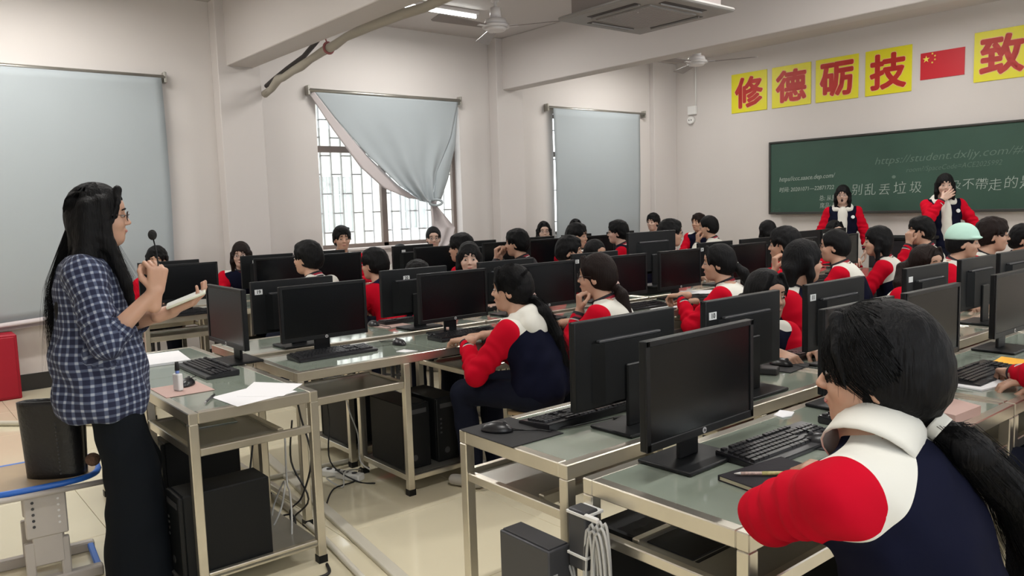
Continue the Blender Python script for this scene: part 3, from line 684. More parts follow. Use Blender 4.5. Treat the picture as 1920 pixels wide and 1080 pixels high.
# computer towers on the lower shelves (and one loose slim machine)
def tw(x, y, z, rz, label, h=1): 
    o = inst(protoT, (x, y, z), rz, label, 'computer', 'computer towers'); o.scale = (1, 1, h); return o
tw(-3.73, 2.22, .104, -PI/2, 'black computer tower, nearer of two on the shelf between the empty seat and hooded girl', 1)
tw(-3.73, 2.43, .104, -PI/2, 'black computer tower beside the hooded girl\'s legs', 1)
tw(-3.17, 1.03, .095, PI, 'black computer tower standing under the near corner of the teacher\'s desk', .93)
tag(MB().box((-3.62, .84, .084), (-3.06, 1.41, .094)).obj('shelf_board', M['steeld']), 'steel shelf board at the bottom of the teacher\'s desk', 'shelf')
tw(-4.36, 2.22, .104, PI/2, 'black computer tower behind the front pair under the middle rows')
tw(-6.40, 2.27, .104, -PI/2, 'black computer tower under the window row, nearer one'); tw(-6.40, 2.47, .104, -PI/2, 'black computer tower under the window row, farther one')
tw(-3.85, 1.16, .104, PI, 'black computer tower on the shelf of the teacher\'s desk')
tw(-1.27, 2.19, .104, -PI/2, 'black computer tower on the shelf under the nearest row')
tw(-1.36, 1.62, .245, -PI/2, 'black computer tower filling the end bay of the nearest desk', 1.0)
MB().box((-.24, -.1, 0), (.24, .1, .245), bev=.01).obj('crate', M['black'], None, (-1.30, 1.62, 0)); tag(bpy.data.objects['crate'], 'black crate under the tower in the end bay of the nearest desk', 'crate')
# slim grey machine, adapter and network cable coil at the end of the two near rows
sp = empty('slim_computer', (-1.625, 1.385, .20), 0, 'slim dark grey computer standing between the two nearest desks', 'computer')
MB().box((-.105, -.042, 0), (.105, .042, .375), bev=.005, seg=2).obj('case', M['towerg'], sp)
MB().box((-.098, -.034, .375), (.098, .034, .379), bev=.001).obj('top_vent', M['dgrey'], sp)
for k in range(5): MB().box((.104, -.03+.012*(k % 2), .06+k*.055), (.1075, -.012+.012*(k % 2), .085+k*.055)).obj('port', M['silver'], sp)
MB().box((-.12, -.06, -.02), (.12, .12, 0), bev=.004).obj('wall_shelf', M['steeld'], sp)
for s in (-.1, .1): MB().cyl((s, .06, -.2), (s, .06, -.02), .012).obj('shelf_leg', M['steel'], sp)
ad = empty('power_adapter', (-1.478, 1.430, .522), 0, 'grey power adapter strapped to the leg of the nearest desk', 'adapter')
MB().box((-.033, -.022, 0), (.033, .030, .165), bev=.006, seg=2).obj('adapter_body', M['towerg'], ad)
for z in (.035, .15): MB().box((-.036, -.025, z), (.036, .046, z+.008), bev=.001).obj('cable_tie', M['white'], ad)
MB().box((.036, -.03, .152), (.085, -.018, .166), bev=.003).obj('tie_tail', M['white'], ad)
nc = empty('network_cable_coil', (-1.415, 1.42, .245), 0, 'hanging bundle of grey network cable at the near desk corner', 'cable')
for k in range(9):
    w = .018+.004*(k % 4); o_ = (k-4)*.006; top = .40+.012*(k % 3); bot = .02+.013*((k*5) % 4)
    pts = [(o_+w*math.cos(t), (k % 3-1)*.008, (top+bot)/2+(top-bot)/2*math.sin(t)*(1 if math.sin(t) > 0 else 1)) for t in np.linspace(0, 2*PI, 25)[:-1]]
    MB().tube(pts, .0042, 6, closed=True).obj('cable_loop', M['cableg'], nc)
MB().tube([(.0+.036*math.cos(t), .020*math.sin(t), .21) for t in np.linspace(0, 2*PI, 17)[:-1]], .005, 6, closed=True).obj('cable_tie', M['white'], nc)
MB().tube([(-.02, 0, .2), (-.06, 0, .16), (-.075, 0, .2), (-.10, .005, .28)], .004, 6).obj('cable_end', M['cableg'], nc)
for k in range(5): MB().tube([(-.02, 0, .02), (-.05, -.0, .05+.02*k), (-.085, .0, .10+.03*k), (-.107, 0, .09+.045*k)], .004, 6).obj('cable_end', M['cableg'], nc)
# loose cables under the desks
def spl(pts):
    P = [Vector(p) for p in pts]; out = []
    for i in range(len(P)-1):
        p0, p1, p2, p3 = P[max(i-1, 0)], P[i], P[i+1], P[min(i+2, len(P)-1)]
        for k in range(6):
            t = k/6; out.append(.5*((2*p1)+(p2-p0)*t+(2*p0-5*p1+4*p2-p3)*t*t+(3*p1-p0-3*p2+p3)*t**3))
    out.append(P[-1]); return out
def cable(pts, m, label, r=.0045):
    return tag(MB().tube(spl(pts), r, 6).obj('cable', M[m]), label, 'cable', 'loose cables under the desks')
cable([(-3.28, 1.20, .38), (-3.38, 1.27, .55), (-3.52, 1.30, .48), (-3.60, 1.34, .56), (-3.7, 1.38, .70)], 'cableb', 'black cable looping up from the teacher desk tower')
cable([(-3.19, 1.39, .73), (-3.24, 1.43, .60), (-3.20, 1.45, .42), (-3.30, 1.44, .22), (-3.42, 1.43, .12), (-3.36, 1.42, .03)], 'cableb', 'black cable hanging at the teacher desk front leg')
cable([(-3.36, 1.44, .56), (-3.42, 1.45, .35), (-3.30, 1.47, .2), (-3.46, 1.46, .06), (-3.3, 1.42, .01)], 'cableb', 'black cable hanging behind the teacher desk shelf')
cable([(-3.5, 1.46, .45), (-3.46, 1.44, .25), (-3.34, 1.40, .24), (-3.24, 1.36, .16), (-3.22, 1.34, .01)], 'cableg', 'grey cable arching down beside the teacher desk tower')
cable([(-3.42, 1.3, .01), (-3.36, 1.36, .16), (-3.44, 1.42, .26), (-3.5, 1.38, .12), (-3.42, 1.34, .012)], 'cableg', 'grey cable coil beside the teacher desk tower')
cable([(-3.47, 1.36, .02), (-3.38, 1.32, .09), (-3.33, 1.4, .05), (-3.42, 1.44, .10), (-3.5, 1.36, .06), (-3.40, 1.30, .015)], 'cableb', 'black cable tangle on the floor beside the tower')
cable([(-2.98, 1.26, .006), (-2.93, 1.32, .006), (-2.94, 1.38, .006), (-3.02, 1.41, .006)], 'cableb', 'short black cable curl on the floor by the desk foot', .007)
cable([(-4.0, 1.9, .6), (-4.02, 1.94, .35), (-3.95, 1.9, .12), (-3.85, 2.0, .01), (-3.75, 2.06, .008)], 'cableb', 'black cable dropping behind the unoccupied seat')
cable([(-4.02, 2.02, .7), (-4.0, 2.05, .4), (-3.92, 2.06, .25), (-3.85, 2.03, .12), (-3.78, 2.05, .08)], 'cableg', 'grey cable dropping beside the black towers')
cable([(-3.98, 2.1, .02), (-3.9, 1.96, .06), (-3.82, 1.9, .01), (-3.9, 1.85, .05), (-4.0, 1.95, .01)], 'cableg', 'grey cable loop on the floor beside the black towers')
cable([(-3.65, 1.72, .008), (-3.8, 1.84, .02), (-3.86, 2.0, .01), (-4.0, 2.1, .02)], 'cableb', 'black cable lying on the floor below the keyboard tray')
cable([(-1.83, 1.93, .765), (-1.86, 2.0, .755), (-1.9, 1.75, .754), (-2.0, 1.62, .755)], 'cableb', 'mouse lead running over the glass on the second row', .0025)
pa = empty('power_strip', (-3.98, 1.98, 0), .4, 'white power strip on the floor under the middle row', 'power strip')
MB().box((-.14, -.03, 0), (.14, .03, .04), bev=.008, seg=2).obj('strip_body', M['white'], pa)
for k in range(4): MB().cyl((-.09+k*.06, 0, .04), (-.09+k*.06, 0, .043), .016, n=12).obj('socket', M['dgrey'], pa)
# ---------------------------------------------------------------- things on the desks
def thin(name, poly, z, h, m, label, cat, curl=0, group=None):
    o = MB().prism(poly, z, z+h).obj(name, M[m]); return tag(o, label, cat, group)
thin('paper_sheet', [(-3.27, 1.06), (-3.03, 1.08), (-3.10, 1.36), (-3.35, 1.32)], DH+.001, .0006, 'paper', 'white sheet of paper nearest the desk edge beside the teacher', 'paper')
thin('paper_sheet', [(-3.20, 1.14), (-3.06, 1.28), (-3.22, 1.44), (-3.42, 1.30)], DH+.0018, .0006, 'paper', 'white sheet of paper lying crosswise on another sheet', 'paper')
thin('paper_pile', [(-4.52, 1.05), (-4.18, 1.02), (-4.16, 1.26), (-4.50, 1.30)], DH, .012, 'paper', 'pile of white papers behind the black monitor by the teacher', 'paper')
thin('paper_sheet', [(-4.62, .96), (-4.30, .94), (-4.28, 1.12), (-4.60, 1.12)], DH+.0006, .001, 'paper', 'white sheet slipping off the paper pile', 'paper')
thin('paper_sheet', [(-3.62, 1.02), (-3.40, 1.0), (-3.38, 1.20), (-3.60, 1.22)], .598, .004, 'glass', 'pale sheet lying on the tray under the teacher desk', 'paper')
gb = empty('correction_bottle', (-3.50, 1.0, DH+.003), .3, 'white bottle with a black brush cap on the pink pad', 'bottle')
MB().box((-.022, -.012, 0), (.022, .012, .075), bev=.006, seg=2).obj('bottle_body', M['white'], gb)
MB().cyl((0, 0, .075), (0, 0, .088), .008).obj('bottle_neck', mat('blue collar', (.2, .3, .7), .4), gb)
MB().cyl((0, 0, .088), (0, 0, .125), .010, .0075, n=12).obj('bottle_cap', M['ink'], gb)
def pen(a, b, m, label, r=.0045):
    p = empty('pen', (0, 0, 0), 0, label, 'pen'); a, b = Vector(a), Vector(b); d = (b-a)
    MB().cyl(a+d*.12, a+d*.72, r).obj('barrel', M[m], p); MB().cyl(a, a+d*.12, .0008, r).obj('nib', M['silver'], p); MB().cyl(a+d*.72, b, r*1.15, r).obj('cap', M['ink' if m != 'ink' else 'dgrey'], p); return p
pen((-3.17, 1.0, DH+.006), (-3.29, 1.08, DH+.006), 'dgrey', 'dark pen on the glass beside the white sheets')
nb = empty('notebook', (-1.13, 1.83, DH), 0, 'black notebook with cream pages on the nearest desk', 'notebook'); nb.rotation_euler.z = -.12
MB().box((-.100, -.125, .002), (.098, .125, .012)).obj('pages', mat('cream page block', (.75, .71, .52), .7), nb)
MB().box((-.102, -.128, .012), (.102, .128, .0145), bev=.001).box((-.102, -.128, 0), (.102, .128, .002)).box((-.104, -.128, 0), (-.1005, .128, .0145)).obj('cover', M['blackc'], nb)
pn = empty('pen', (0, 0, 0), 0, 'patterned pen lying across the black notebook', 'pen')
A_, B_ = Vector((-1.215, 1.74, DH+.021)), Vector((-1.115, 1.845, DH+.021)); D_ = B_-A_
MB().cyl(A_, A_+D_*.12, .001, .0045).obj('nib', M['white'], pn); MB().cyl(A_+D_*.12, A_+D_*.5, .005).obj('barrel', mat('pink patterned barrel', (.55, .42, .38), .4, var=.6, vscale=150), pn)
MB().cyl(A_+D_*.5, A_+D_*.93, .0055).obj('grip', mat('yellow patterned grip', (.55, .50, .22), .4, var=.5, vscale=120), pn); MB().cyl(A_+D_*.93, B_, .005).obj('clicker', M['signred'], pn)
thin('torn_paper', [(-1.50, 2.38), (-1.46, 2.37), (-1.45, 2.41), (-1.47, 2.46), (-1.52, 2.45), (-1.51, 2.42)], DH, .003, 'paper', 'scrap of white card behind the nearest keyboard', 'paper')
thin('exercise_paper', [(-1.34, 3.22), (-1.14, 3.20), (-1.10, 3.40), (-1.30, 3.46)], DH, .006, 'paper', 'white exercise paper below the far keyboard', 'paper')
pen((-1.24, 3.26, DH+.011), (-1.16, 3.39, DH+.011), 'ink', 'black pen lying on the white exercise paper')
thin('orange_paper', [(-1.30, 3.72), (-1.12, 3.70), (-1.12, 3.90), (-1.32, 3.92)], DH, .004, 'amber', 'orange booklet under the hand at the right edge', 'booklet')
thin('pencil_case', [(-1.14, 2.70), (-1.03, 2.68), (-1.02, 2.86), (-1.12, 2.90)], DH, .03, 'padp', 'pinkish pencil case behind the nearest ponytail', 'case')
thin('exercise_paper', [(-3.98, 4.98), (-3.80, 4.90), (-3.62, 5.06), (-3.78, 5.24)], DH+.028, .004, 'paper', 'white papers on the keyboard of the bent ponytail girl', 'paper')
thin('exercise_paper', [(-3.62, 4.2), (-3.5, 4.2), (-3.5, 4.45), (-3.62, 4.45)], DH, .002, 'paper', 'white sheet beside the pink mouse pad', 'paper')
thin('tissue', [(-3.58, 2.13), (-3.52, 2.15), (-3.51, 2.22), (-3.60, 2.19)], DH, .002, 'paper', 'white tissue beside the mouse of the middle row', 'tissue')
ub = empty('card_reader', (-1.93, 2.93, DH), .4, 'small dark gadget with a white plug behind the nearest monitor', 'gadget')
MB().box((-.09, -.035, 0), (.09, .035, .028), bev=.004).obj('gadget_body', M['dgrey'], ub)
MB().box((-.012, -.009, 0), (.012, .009, .06), bev=.002).obj('usb_plug', M['white'], ub, (0, .02, .028), (.3, .25, 0))
dv = empty('water_pen', (-3.66, 2.52, DH), 0, 'small pink and clear bottle beside the hooded girl\'s hands', 'bottle')
MB().cyl((0, 0, 0), (0, 0, .06), .013).obj('bottle_body', M['pane'], dv); MB().cyl((0, 0, .06), (0, 0, .075), .008).obj('bottle_cap', M['padp'], dv)
# ---------------------------------------------------------------- student chair with the bag
ch = empty('classroom_chair', (-3.79, .47, 0), 1.48, 'ivory steel classroom chair with blue seat edging beside the teacher', 'chair')
sp_ = [( .24*math.copysign(abs(math.cos(t))**.6, math.cos(t)), .20*math.copysign(abs(math.sin(t))**.6, math.sin(t))) for t in np.linspace(0, 2*PI, 33)[:-1]]
MB().prism(sp_, .425, .443).obj('seat', M['wood'], ch)
MB().tube([(x*1.01, y*1.01, .434) for x, y in sp_], .013, 8, closed=True).obj('seat_edging', M['blue'], ch)
MB().tube([(.26, -.17, .415), (.25, -.22, .415), (-.2, -.22, .415), (-.26, -.22, .42), (-.29, -.22, .50), (-.31, -.22, .84)], .012, 8).obj('side_tube', M['ivory'], ch)
MB().tube([(.26, .17, .415), (.25, .22, .415), (-.2, .22, .415), (-.26, .22, .42), (-.29, .22, .50), (-.31, .22, .84)], .012, 8).obj('side_tube', M['ivory'], ch)
MB().box((-.325, -.21, .66), (-.30, .21, .83), bev=.01, seg=2).obj('backrest', M['wood'], ch)
for s in (-1, 1):
    p = MB().box((-.055, -.018, .10), (.055, .018, .42), bev=.005).obj('pedestal', M['ivory'], ch, (.03, s*.15, 0))
    MB().box((-.075, -.024, .22), (.075, .024, .41), bev=.005).obj('sleeve_plate', M['ivory'], p)
    for k in range(5):
        MB().cyl((-.045, -s*.0 + (.0245 if s > 0 else -.0265), .37-k*.025), (-.045, (.0265 if s > 0 else -.0245), .37-k*.025), .006, n=8).obj('bolt_hole', M['dgrey'], p)
        MB().cyl((.045, (.0245 if s > 0 else -.0265), .37-k*.025), (.045, (.0265 if s > 0 else -.0245), .37-k*.025), .005, n=8).obj('rivet', M['white'], p)
    MB().box((-.24, s*.15-.022, .0), (.22, s*.15+.022, .045), bev=.006).obj('foot_bar', M['ivory'], ch)
    MB().box((-.055, s*.15-.016, .04), (-.02, s*.15+.016, .2), bev=.004).obj('pedestal_fork', M['ivory'], ch)
    MB().box((.07, s*.15-.016, .04), (.105, s*.15+.016, .2), bev=.004).obj('pedestal_fork', M['ivory'], ch)
MB().box((.01, -.15, .12), (.05, .15, .16), bev=.005).obj('cross_bar', M['ivory'], ch)
MB().box((.19, -.16, .02), (.215, .16, .04), bev=.004).obj('front_bar', M['blue'], ch)
bgo = empty('tote_bag', (-3.69, .55, .447), .95, 'black leather tote bag standing on the classroom chair', 'bag')
def bagP(u, v):
    a = 2*PI*u; w = .125-.004*v; d = .070+.02*v
    c, s = math.cos(a), math.sin(a); k = .75
    return (w*math.copysign(abs(c)**k, c)*(1.0-.1*(1-v)), d*math.copysign(abs(s)**k, s)*(.9+.1*v), .315*v*(1-.04*math.sin(a)))
sheet('bag_body', bgo, M['leather'], bagP, 40, 16, .004)
MB().prism([(.11*math.cos(t), .06*math.sin(t)) for t in np.linspace(0, 2*PI, 25)[:-1]], 0, .006).obj('bag_base', M['leather'], bgo)
for sx, zz in ((-1, 1), (1, 1)):
    MB().tube(spl([(-.05, .075, .25), (-.09, .12, .27), (-.14, .15, .20), (-.155, .16, .10), (-.15, .15, .012), (-.14, .13, .008)] if sx < 0 else [(.10, .03, .27), (.15, .05, .26), (.18, .06, .16), (.19, .06, .06)]), .008, 8).obj('strap', M['leather'], bgo)
for k in range(14): MB().ell((.06, -.094-.0008*k, .03+k*.016), (.004, .003, .005), u=6, v=4).obj('stitch', M['dgrey'], bgo)
MB().ell((.155, -.02, .06), (.03, .025, .028), u=12, v=8).obj('fur_charm', mat('brown fur', (.16, .09, .06), .95, bump=.8, bscale=120), bgo)

pd = empty('lectern', (-3.94, 8.72, 0), 0, 'dark lectern standing in front of the chalkboard between the two standing girls', 'lectern')
MB().box((-.28, -.18, .06), (.28, .18, 1.0), bev=.008).obj('lectern_body', M['blackc'], pd); MB().box((-.30, -.2, 1.0), (.30, .2, 1.035), bev=.006).obj('lectern_top', M['black'], pd); MB().box((-.26, -.16, 0), (.26, .16, .06)).obj('plinth', M['black'], pd)
# ================================================================ PEOPLE (signed distance fields turned into surfaces)
f32 = np.float32
def V3(*a): return np.array(a, dtype=float)
def nrm(v): return v/(np.linalg.norm(v)+1e-9)
def Rz(a): c, s = math.cos(a), math.sin(a); return np.array([[c, -s, 0], [s, c, 0], [0, 0, 1.]])
def Ry(a): c, s = math.cos(a), math.sin(a); return np.array([[c, 0, s], [0, 1, 0], [-s, 0, c]])
def Rx(a): c, s = math.cos(a), math.sin(a); return np.array([[1, 0, 0], [0, c, -s], [0, s, c]])
class RC:      # tapered capsule
    def __init__(s, a, b, r1, r2=None): s.a, s.b = np.array(a, float), np.array(b, float); s.r1, s.r2 = r1, r1 if r2 is None else r2
    def bb(s): m = max(s.r1, s.r2); return np.minimum(s.a, s.b)-m, np.maximum(s.a, s.b)+m
    def __call__(s, X, Y, Z):
        d = s.b-s.a; L = max(d@d, 1e-9); px, py, pz = X-s.a[0], Y-s.a[1], Z-s.a[2]
        t = np.clip((px*d[0]+py*d[1]+pz*d[2])/L, 0, 1)
        return np.sqrt((px-t*d[0])**2+(py-t*d[1])**2+(pz-t*d[2])**2)-(s.r1+(s.r2-s.r1)*t)
class EL:      # rotated ellipsoid
    def __init__(s, c, r, R=None): s.c, s.r, s.R = np.array(c, float), np.array(r, float), np.eye(3) if R is None else R
    def bb(s): e = np.sqrt(((s.R*s.r)**2).sum(1)); return s.c-e, s.c+e
    def __call__(s, X, Y, Z):
        px, py, pz = X-s.c[0], Y-s.c[1], Z-s.c[2]; R, r = s.R, s.r
        u = (px*R[0, 0]+py*R[1, 0]+pz*R[2, 0]); v = (px*R[0, 1]+py*R[1, 1]+pz*R[2, 1]); w = (px*R[0, 2]+py*R[1, 2]+pz*R[2, 2])
        k0 = np.sqrt((u/r[0])**2+(v/r[1])**2+(w/r[2])**2); k1 = np.sqrt((u/r[0]**2)**2+(v/r[1]**2)**2+(w/r[2]**2)**2)+1e-9
        return k0*(k0-1)/k1
class HS:      # half space, negative on the side n points to
    def __init__(s, p, n): s.p, s.n = np.array(p, float), nrm(np.array(n, float))
    def bb(s): return V3(-9, -9, -9), V3(9, 9, 9)
    def __call__(s, X, Y, Z): return -((X-s.p[0])*s.n[0]+(Y-s.p[1])*s.n[1]+(Z-s.p[2])*s.n[2])
def field(prims, h, pad=.03):
    # prims: list of (prim, k, sign)   sign +1 adds, -1 carves
    lo = np.min([p.bb()[0] for p, k, sg in prims if sg > 0], 0)-pad; hi = np.max([p.bb()[1] for p, k, sg in prims if sg > 0], 0)+pad
    n = np.ceil((hi-lo)/h).astype(int)+1
    ax = [(lo[i]+h*np.arange(n[i])).astype(f32) for i in range(3)]
    F = np.full(n, .5, f32)
    for p, k, sg in prims:
        bl, bh = p.bb(); m = .07+k
        i0 = np.clip(np.floor((bl-m-lo)/h).astype(int), 0, n); i1 = np.clip(np.ceil((bh+m-lo)/h).astype(int)+1, 0, n)
        if np.any(i1 <= i0): continue
        sl = tuple(slice(i0[i], i1[i]) for i in range(3))
        X = ax[0][sl[0]][:, None, None]; Y = ax[1][sl[1]][None, :, None]; Z = ax[2][sl[2]][None, None, :]
        d = p(X, Y, Z).astype(f32); A = F[sl]
        if sg < 0: A = -A
        t = np.clip(.5+.5*(A-d)/max(k, 1e-4), 0, 1); r = A+(d-A)*t-k*t*(1-t)
        F[sl] = r if sg > 0 else -r
    return F, lo, ax
def nets(F, lo, h):
    ins = F < 0; n = F.shape
    c = np.zeros((n[0]-1, n[1]-1, n[2]-1), np.uint8); offs = [(i, j, k) for i in (0, 1) for j in (0, 1) for k in (0, 1)]
    for i, j, k in offs: c += ins[i:n[0]-1+i, j:n[1]-1+j, k:n[2]-1+k]
    cell = np.argwhere((c > 0) & (c < 8)); N = len(cell)
    if not N: return np.zeros((0, 3)), np.zeros((0, 4), int)
    idx = np.full(c.shape, -1, np.int64); idx[tuple(cell.T)] = np.arange(N)
    val = {o: F[cell[:, 0]+o[0], cell[:, 1]+o[1], cell[:, 2]+o[2]].astype(float) for o in offs}
    acc = np.zeros((N, 3)); cnt = np.zeros(N)
    for a in offs:
        for x in range(3):
            if a[x]: continue
            b = list(a); b[x] = 1; b = tuple(b); va, vb = val[a], val[b]; m = (va < 0) != (vb < 0)
            t = np.where(m, va/(va-vb+1e-12), 0); p = np.tile(np.array(a, float), (N, 1)); p[:, x] += t
            acc[m] += p[m]; cnt[m] += 1
    v = lo+(cell+acc/cnt[:, None])*h; faces = []
    for x in range(3):
        y, z = (x+1) % 3, (x+2) % 3
        s0 = [slice(1, n[i]-1) for i in range(3)]; s0[x] = slice(0, n[x]-1); s1 = list(s0); s1[x] = slice(1, n[x])
        A, B = ins[tuple(s0)], ins[tuple(s1)]; e = np.argwhere(A != B)
        if not len(e): continue
        fl = A[tuple(e.T)]; base = e.copy(); base[:, y] += 1; base[:, z] += 1
        def g(dy, dz):
            q = base.copy(); q[:, y] -= dy; q[:, z] -= dz; return idx[tuple(q.T)]
        q = np.stack([g(1, 1), g(0, 1), g(0, 0), g(1, 0)], 1); q[~fl] = q[~fl][:, ::-1]; faces.append(q)
    return v, np.concatenate(faces)
def smooth(v, f, it=2, lam=.5):
    for _ in range(it):
        s = np.zeros_like(v); c = np.zeros(len(v))
        for k in range(4):
            a, b = f[:, k], f[:, (k+1) % 4]
            np.add.at(s, a, v[b]); np.add.at(c, a, 1)
        v = v+lam*(s/np.maximum(c, 1)[:, None]-v)
    return v
def surf(prims, h, noise=0, nf=30, it=1):
    P = [(p if isinstance(p, tuple) else (p, .02, 1)) for p in prims]; P = [(q+(1,))[:3] if len(q) == 2 else q for q in P]
    F, lo, ax = field(P, h)
    if noise:
        X, Y, Z = ax[0][:, None, None], ax[1][None, :, None], ax[2][None, None, :]
        a = np.sin(X*nf+3*np.sin(Z*nf*.35))*np.sin(Y*nf*.8+2*np.sin(X*nf*.5)+1.7)*np.sin(Z*nf*.9+2.2*np.sin(Y*nf*.45)+Y*nf*.3)
        F = F+(noise*a).astype(f32)
    v, f = nets(F, lo, h); return smooth(v, f, it), f
def join(parts):
    vs, fs, o = [], [], 0
    for v, f in parts: vs.append(v); fs.append(f+o); o += len(v)
    return np.concatenate(vs), np.concatenate(fs)
def at_pts(prims, v):
    d = np.full(len(v), 9.)
    for p in prims: d = np.minimum(d, p(v[:, 0], v[:, 1], v[:, 2]))
    return d
def head_prims(H, R, sc=1.0, mouth='shut'):
    def e(c, r): return EL(H+R@(V3(*c)*sc), V3(*r)*sc, R)
    def c_(a, b, r1, r2): return RC(H+R@(V3(*a)*sc), H+R@(V3(*b)*sc), r1*sc, r2*sc)
    P = [(e((-.012, 0, .030), (.094, .074, .094)), .01, 1), (e((.035, 0, -.03), (.052, .060, .075)), .03, 1), (e((.048, 0, -.085), (.030, .034, .024)), .03, 1),
         (e((.062, 0, .045), (.026, .052, .034)), .02, 1), (e((.058, .032, -.025), (.026, .024, .022)), .015, 1), (e((.058, -.032, -.025), (.026, .024, .022)), .015, 1),
         (c_((.086, 0, .008), (.101, 0, -.022), .006, .0095), .012, 1), (e((.094, .010, -.026), (.008, .007, .006)), .006, 1), (e((.094, -.010, -.026), (.008, .007, .006)), .006, 1),
         (e((.098, .031, .006), (.016, .015, .010)), .012, -1), (e((.098, -.031, .006), (.016, .015, .010)), .012, -1),
         (e((.083, 0, -.050), (.011, .020, .0055)), .006, 1), (e((.081, 0, -.059), (.010, .017, .0055)), .006, 1)]
    if mouth == 'open': P.append((e((.095, 0, -.060), (.022, .014, .020)), .004, -1))
    for s in (-1, 1): P += [(e((-.006, s*.073, -.008), (.020, .009, .031)), .006, 1), (e((-.002, s*.084, -.006), (.009, .007, .018)), .006, -1)]
    return P
def hand_prims(Wp, d, n, side, curl=(.5, .5, .5, .5), thumb=.3, sc=1., spread=.12, fat=1.):
    # wrist Wp, finger direction d, back-of-hand normal n, side +1 left hand / -1 right hand (thumb side)
    d = nrm(d); n = nrm(n-d*(n@d)); t = np.cross(n, d)*(-side)      # thumb direction
    def P(x, y, z): return Wp+(d*x+t*y+n*z)*sc
    out = [(RC(P(-.06, 0, 0), P(.0, 0, 0), .026*sc, .024*sc), .01, 1)]
    for y0, y1, r in ((.016, .030, .0135), (.004, .010, .0145), (-.008, -.010, .0140), (-.018, -.030, .0125)): out.append((RC(P(.005, y0, 0), P(.080, y1, 0), .016*sc, r*sc*.92), .008, 1))
    L = ((.042, .026, .020), (.047, .030, .021), (.043, .028, .021), (.034, .021, .019))
    for k in range(4):
        y = (.030, .010, -.010, -.029)[k]; p = P(.084-(.006 if k == 3 else 0), y, 0); a = 0; sp = (1.5, .4, -.5, -1.5)[k]*spread
        c = curl[k]
        for j, l in enumerate(L[k]):
            a += (c*1.35, c*1.6, c*1.0)[j]
            q = p+(d*math.cos(a)*math.cos(sp)+t*math.sin(sp)*math.cos(a)-n*math.sin(a))*l*sc
            r = (.0088, .0080, .0070)[j]*fat*(.88 if k == 3 else 1)*sc; out.append((RC(p, q, r*1.04, r), .003, 1)); p = q
    p = P(.018, .024, -.004); dirs = ((.75, .62, -.35*(1+thumb)), (.85, .30-.5*thumb, -.45*(1+thumb)), (.92, .05-.7*thumb, -.35*(1+thumb)))
    for j, l in enumerate((.040, .032, .024)):
        x, y, z = dirs[j]; q = p+nrm(d*x+t*y+n*z)*l*sc; r = (.0135, .0100, .0085)[j]*sc; out.append((RC(p, q, r, r*.92), .006, 1)); p = q
    return out
def ik(S_, Wt, l1, l2, pole):
    D = Wt-S_; L = np.linalg.norm(D)
    if L > (l1+l2)*.985: D = D/L*(l1+l2)*.985; Wt = S_+D; L = np.linalg.norm(D)
    u = D/L; a = (l1*l1-l2*l2+L*L)/(2*L); hh = math.sqrt(max(l1*l1-a*a, 1e-6)); pl = nrm(pole-u*(pole@u)); return S_+u*a+pl*hh, Wt
def bez(a, m, b, t): return (1-t)**2*a+2*t*(1-t)*m+t*t*b
def tubeband(name, a, b, ra, rb, m, parent, ex=1.0, ey=1.0, n=20, xd=None, th=.003):
    a, b = np.array(a), np.array(b); d = nrm(b-a); x = nrm(np.cross(d, V3(0, 0, 1)) if xd is None else xd-d*(xd@d)); y = np.cross(d, x); v = []; bd = []; f = []
    K = 5
    prof = [(0, -.004)]+[(k/K, 0) for k in range(K+1)]+[(1, -.006)]
    for t, dr in prof:
        r = ra+(rb-ra)*t+dr
        for k in range(n):
            q = 2*PI*k/n; v.append(a+(b-a)*t+x*r*ex*math.cos(q)+y*r*ey*math.sin(q)); bd.append(min(max(t, .01), .985))
    for i in range(len(prof)-1):
        for k in range(n): f.append((i*n+k, i*n+(k+1) % n, (i+1)*n+(k+1) % n, (i+1)*n+k))
    return link_mesh(name, raw_mesh(name, v, np.array(f), m, True, {'band': bd}), parent)
def strand_mesh(name, paths, m, parent, r=.0012):
    v = []; f = []
    for P in paths:
        P = np.array(P); n = len(P); o = len(v)
        for i in range(n):
            t = P[min(i+1, n-1)]-P[max(i-1, 0)]; t = nrm(t); x = nrm(np.cross(t, V3(.3, .5, .8))); y = np.cross(t, x); rr = r*(1-.75*(i/(n-1))**2)
            for k in range(3): v.append(P[i]+rr*(x*math.cos(2.094*k)+y*math.sin(2.094*k)))
        for i in range(n-1):
            for k in range(3): f.append((o+i*3+k, o+i*3+(k+1) % 3, o+i*3+3+(k+1) % 3, o+i*3+3+k))
    ob = link_mesh(name, raw_mesh(name, v, np.array(f), m, True), parent); ob['kind'] = 'stuff'; return ob

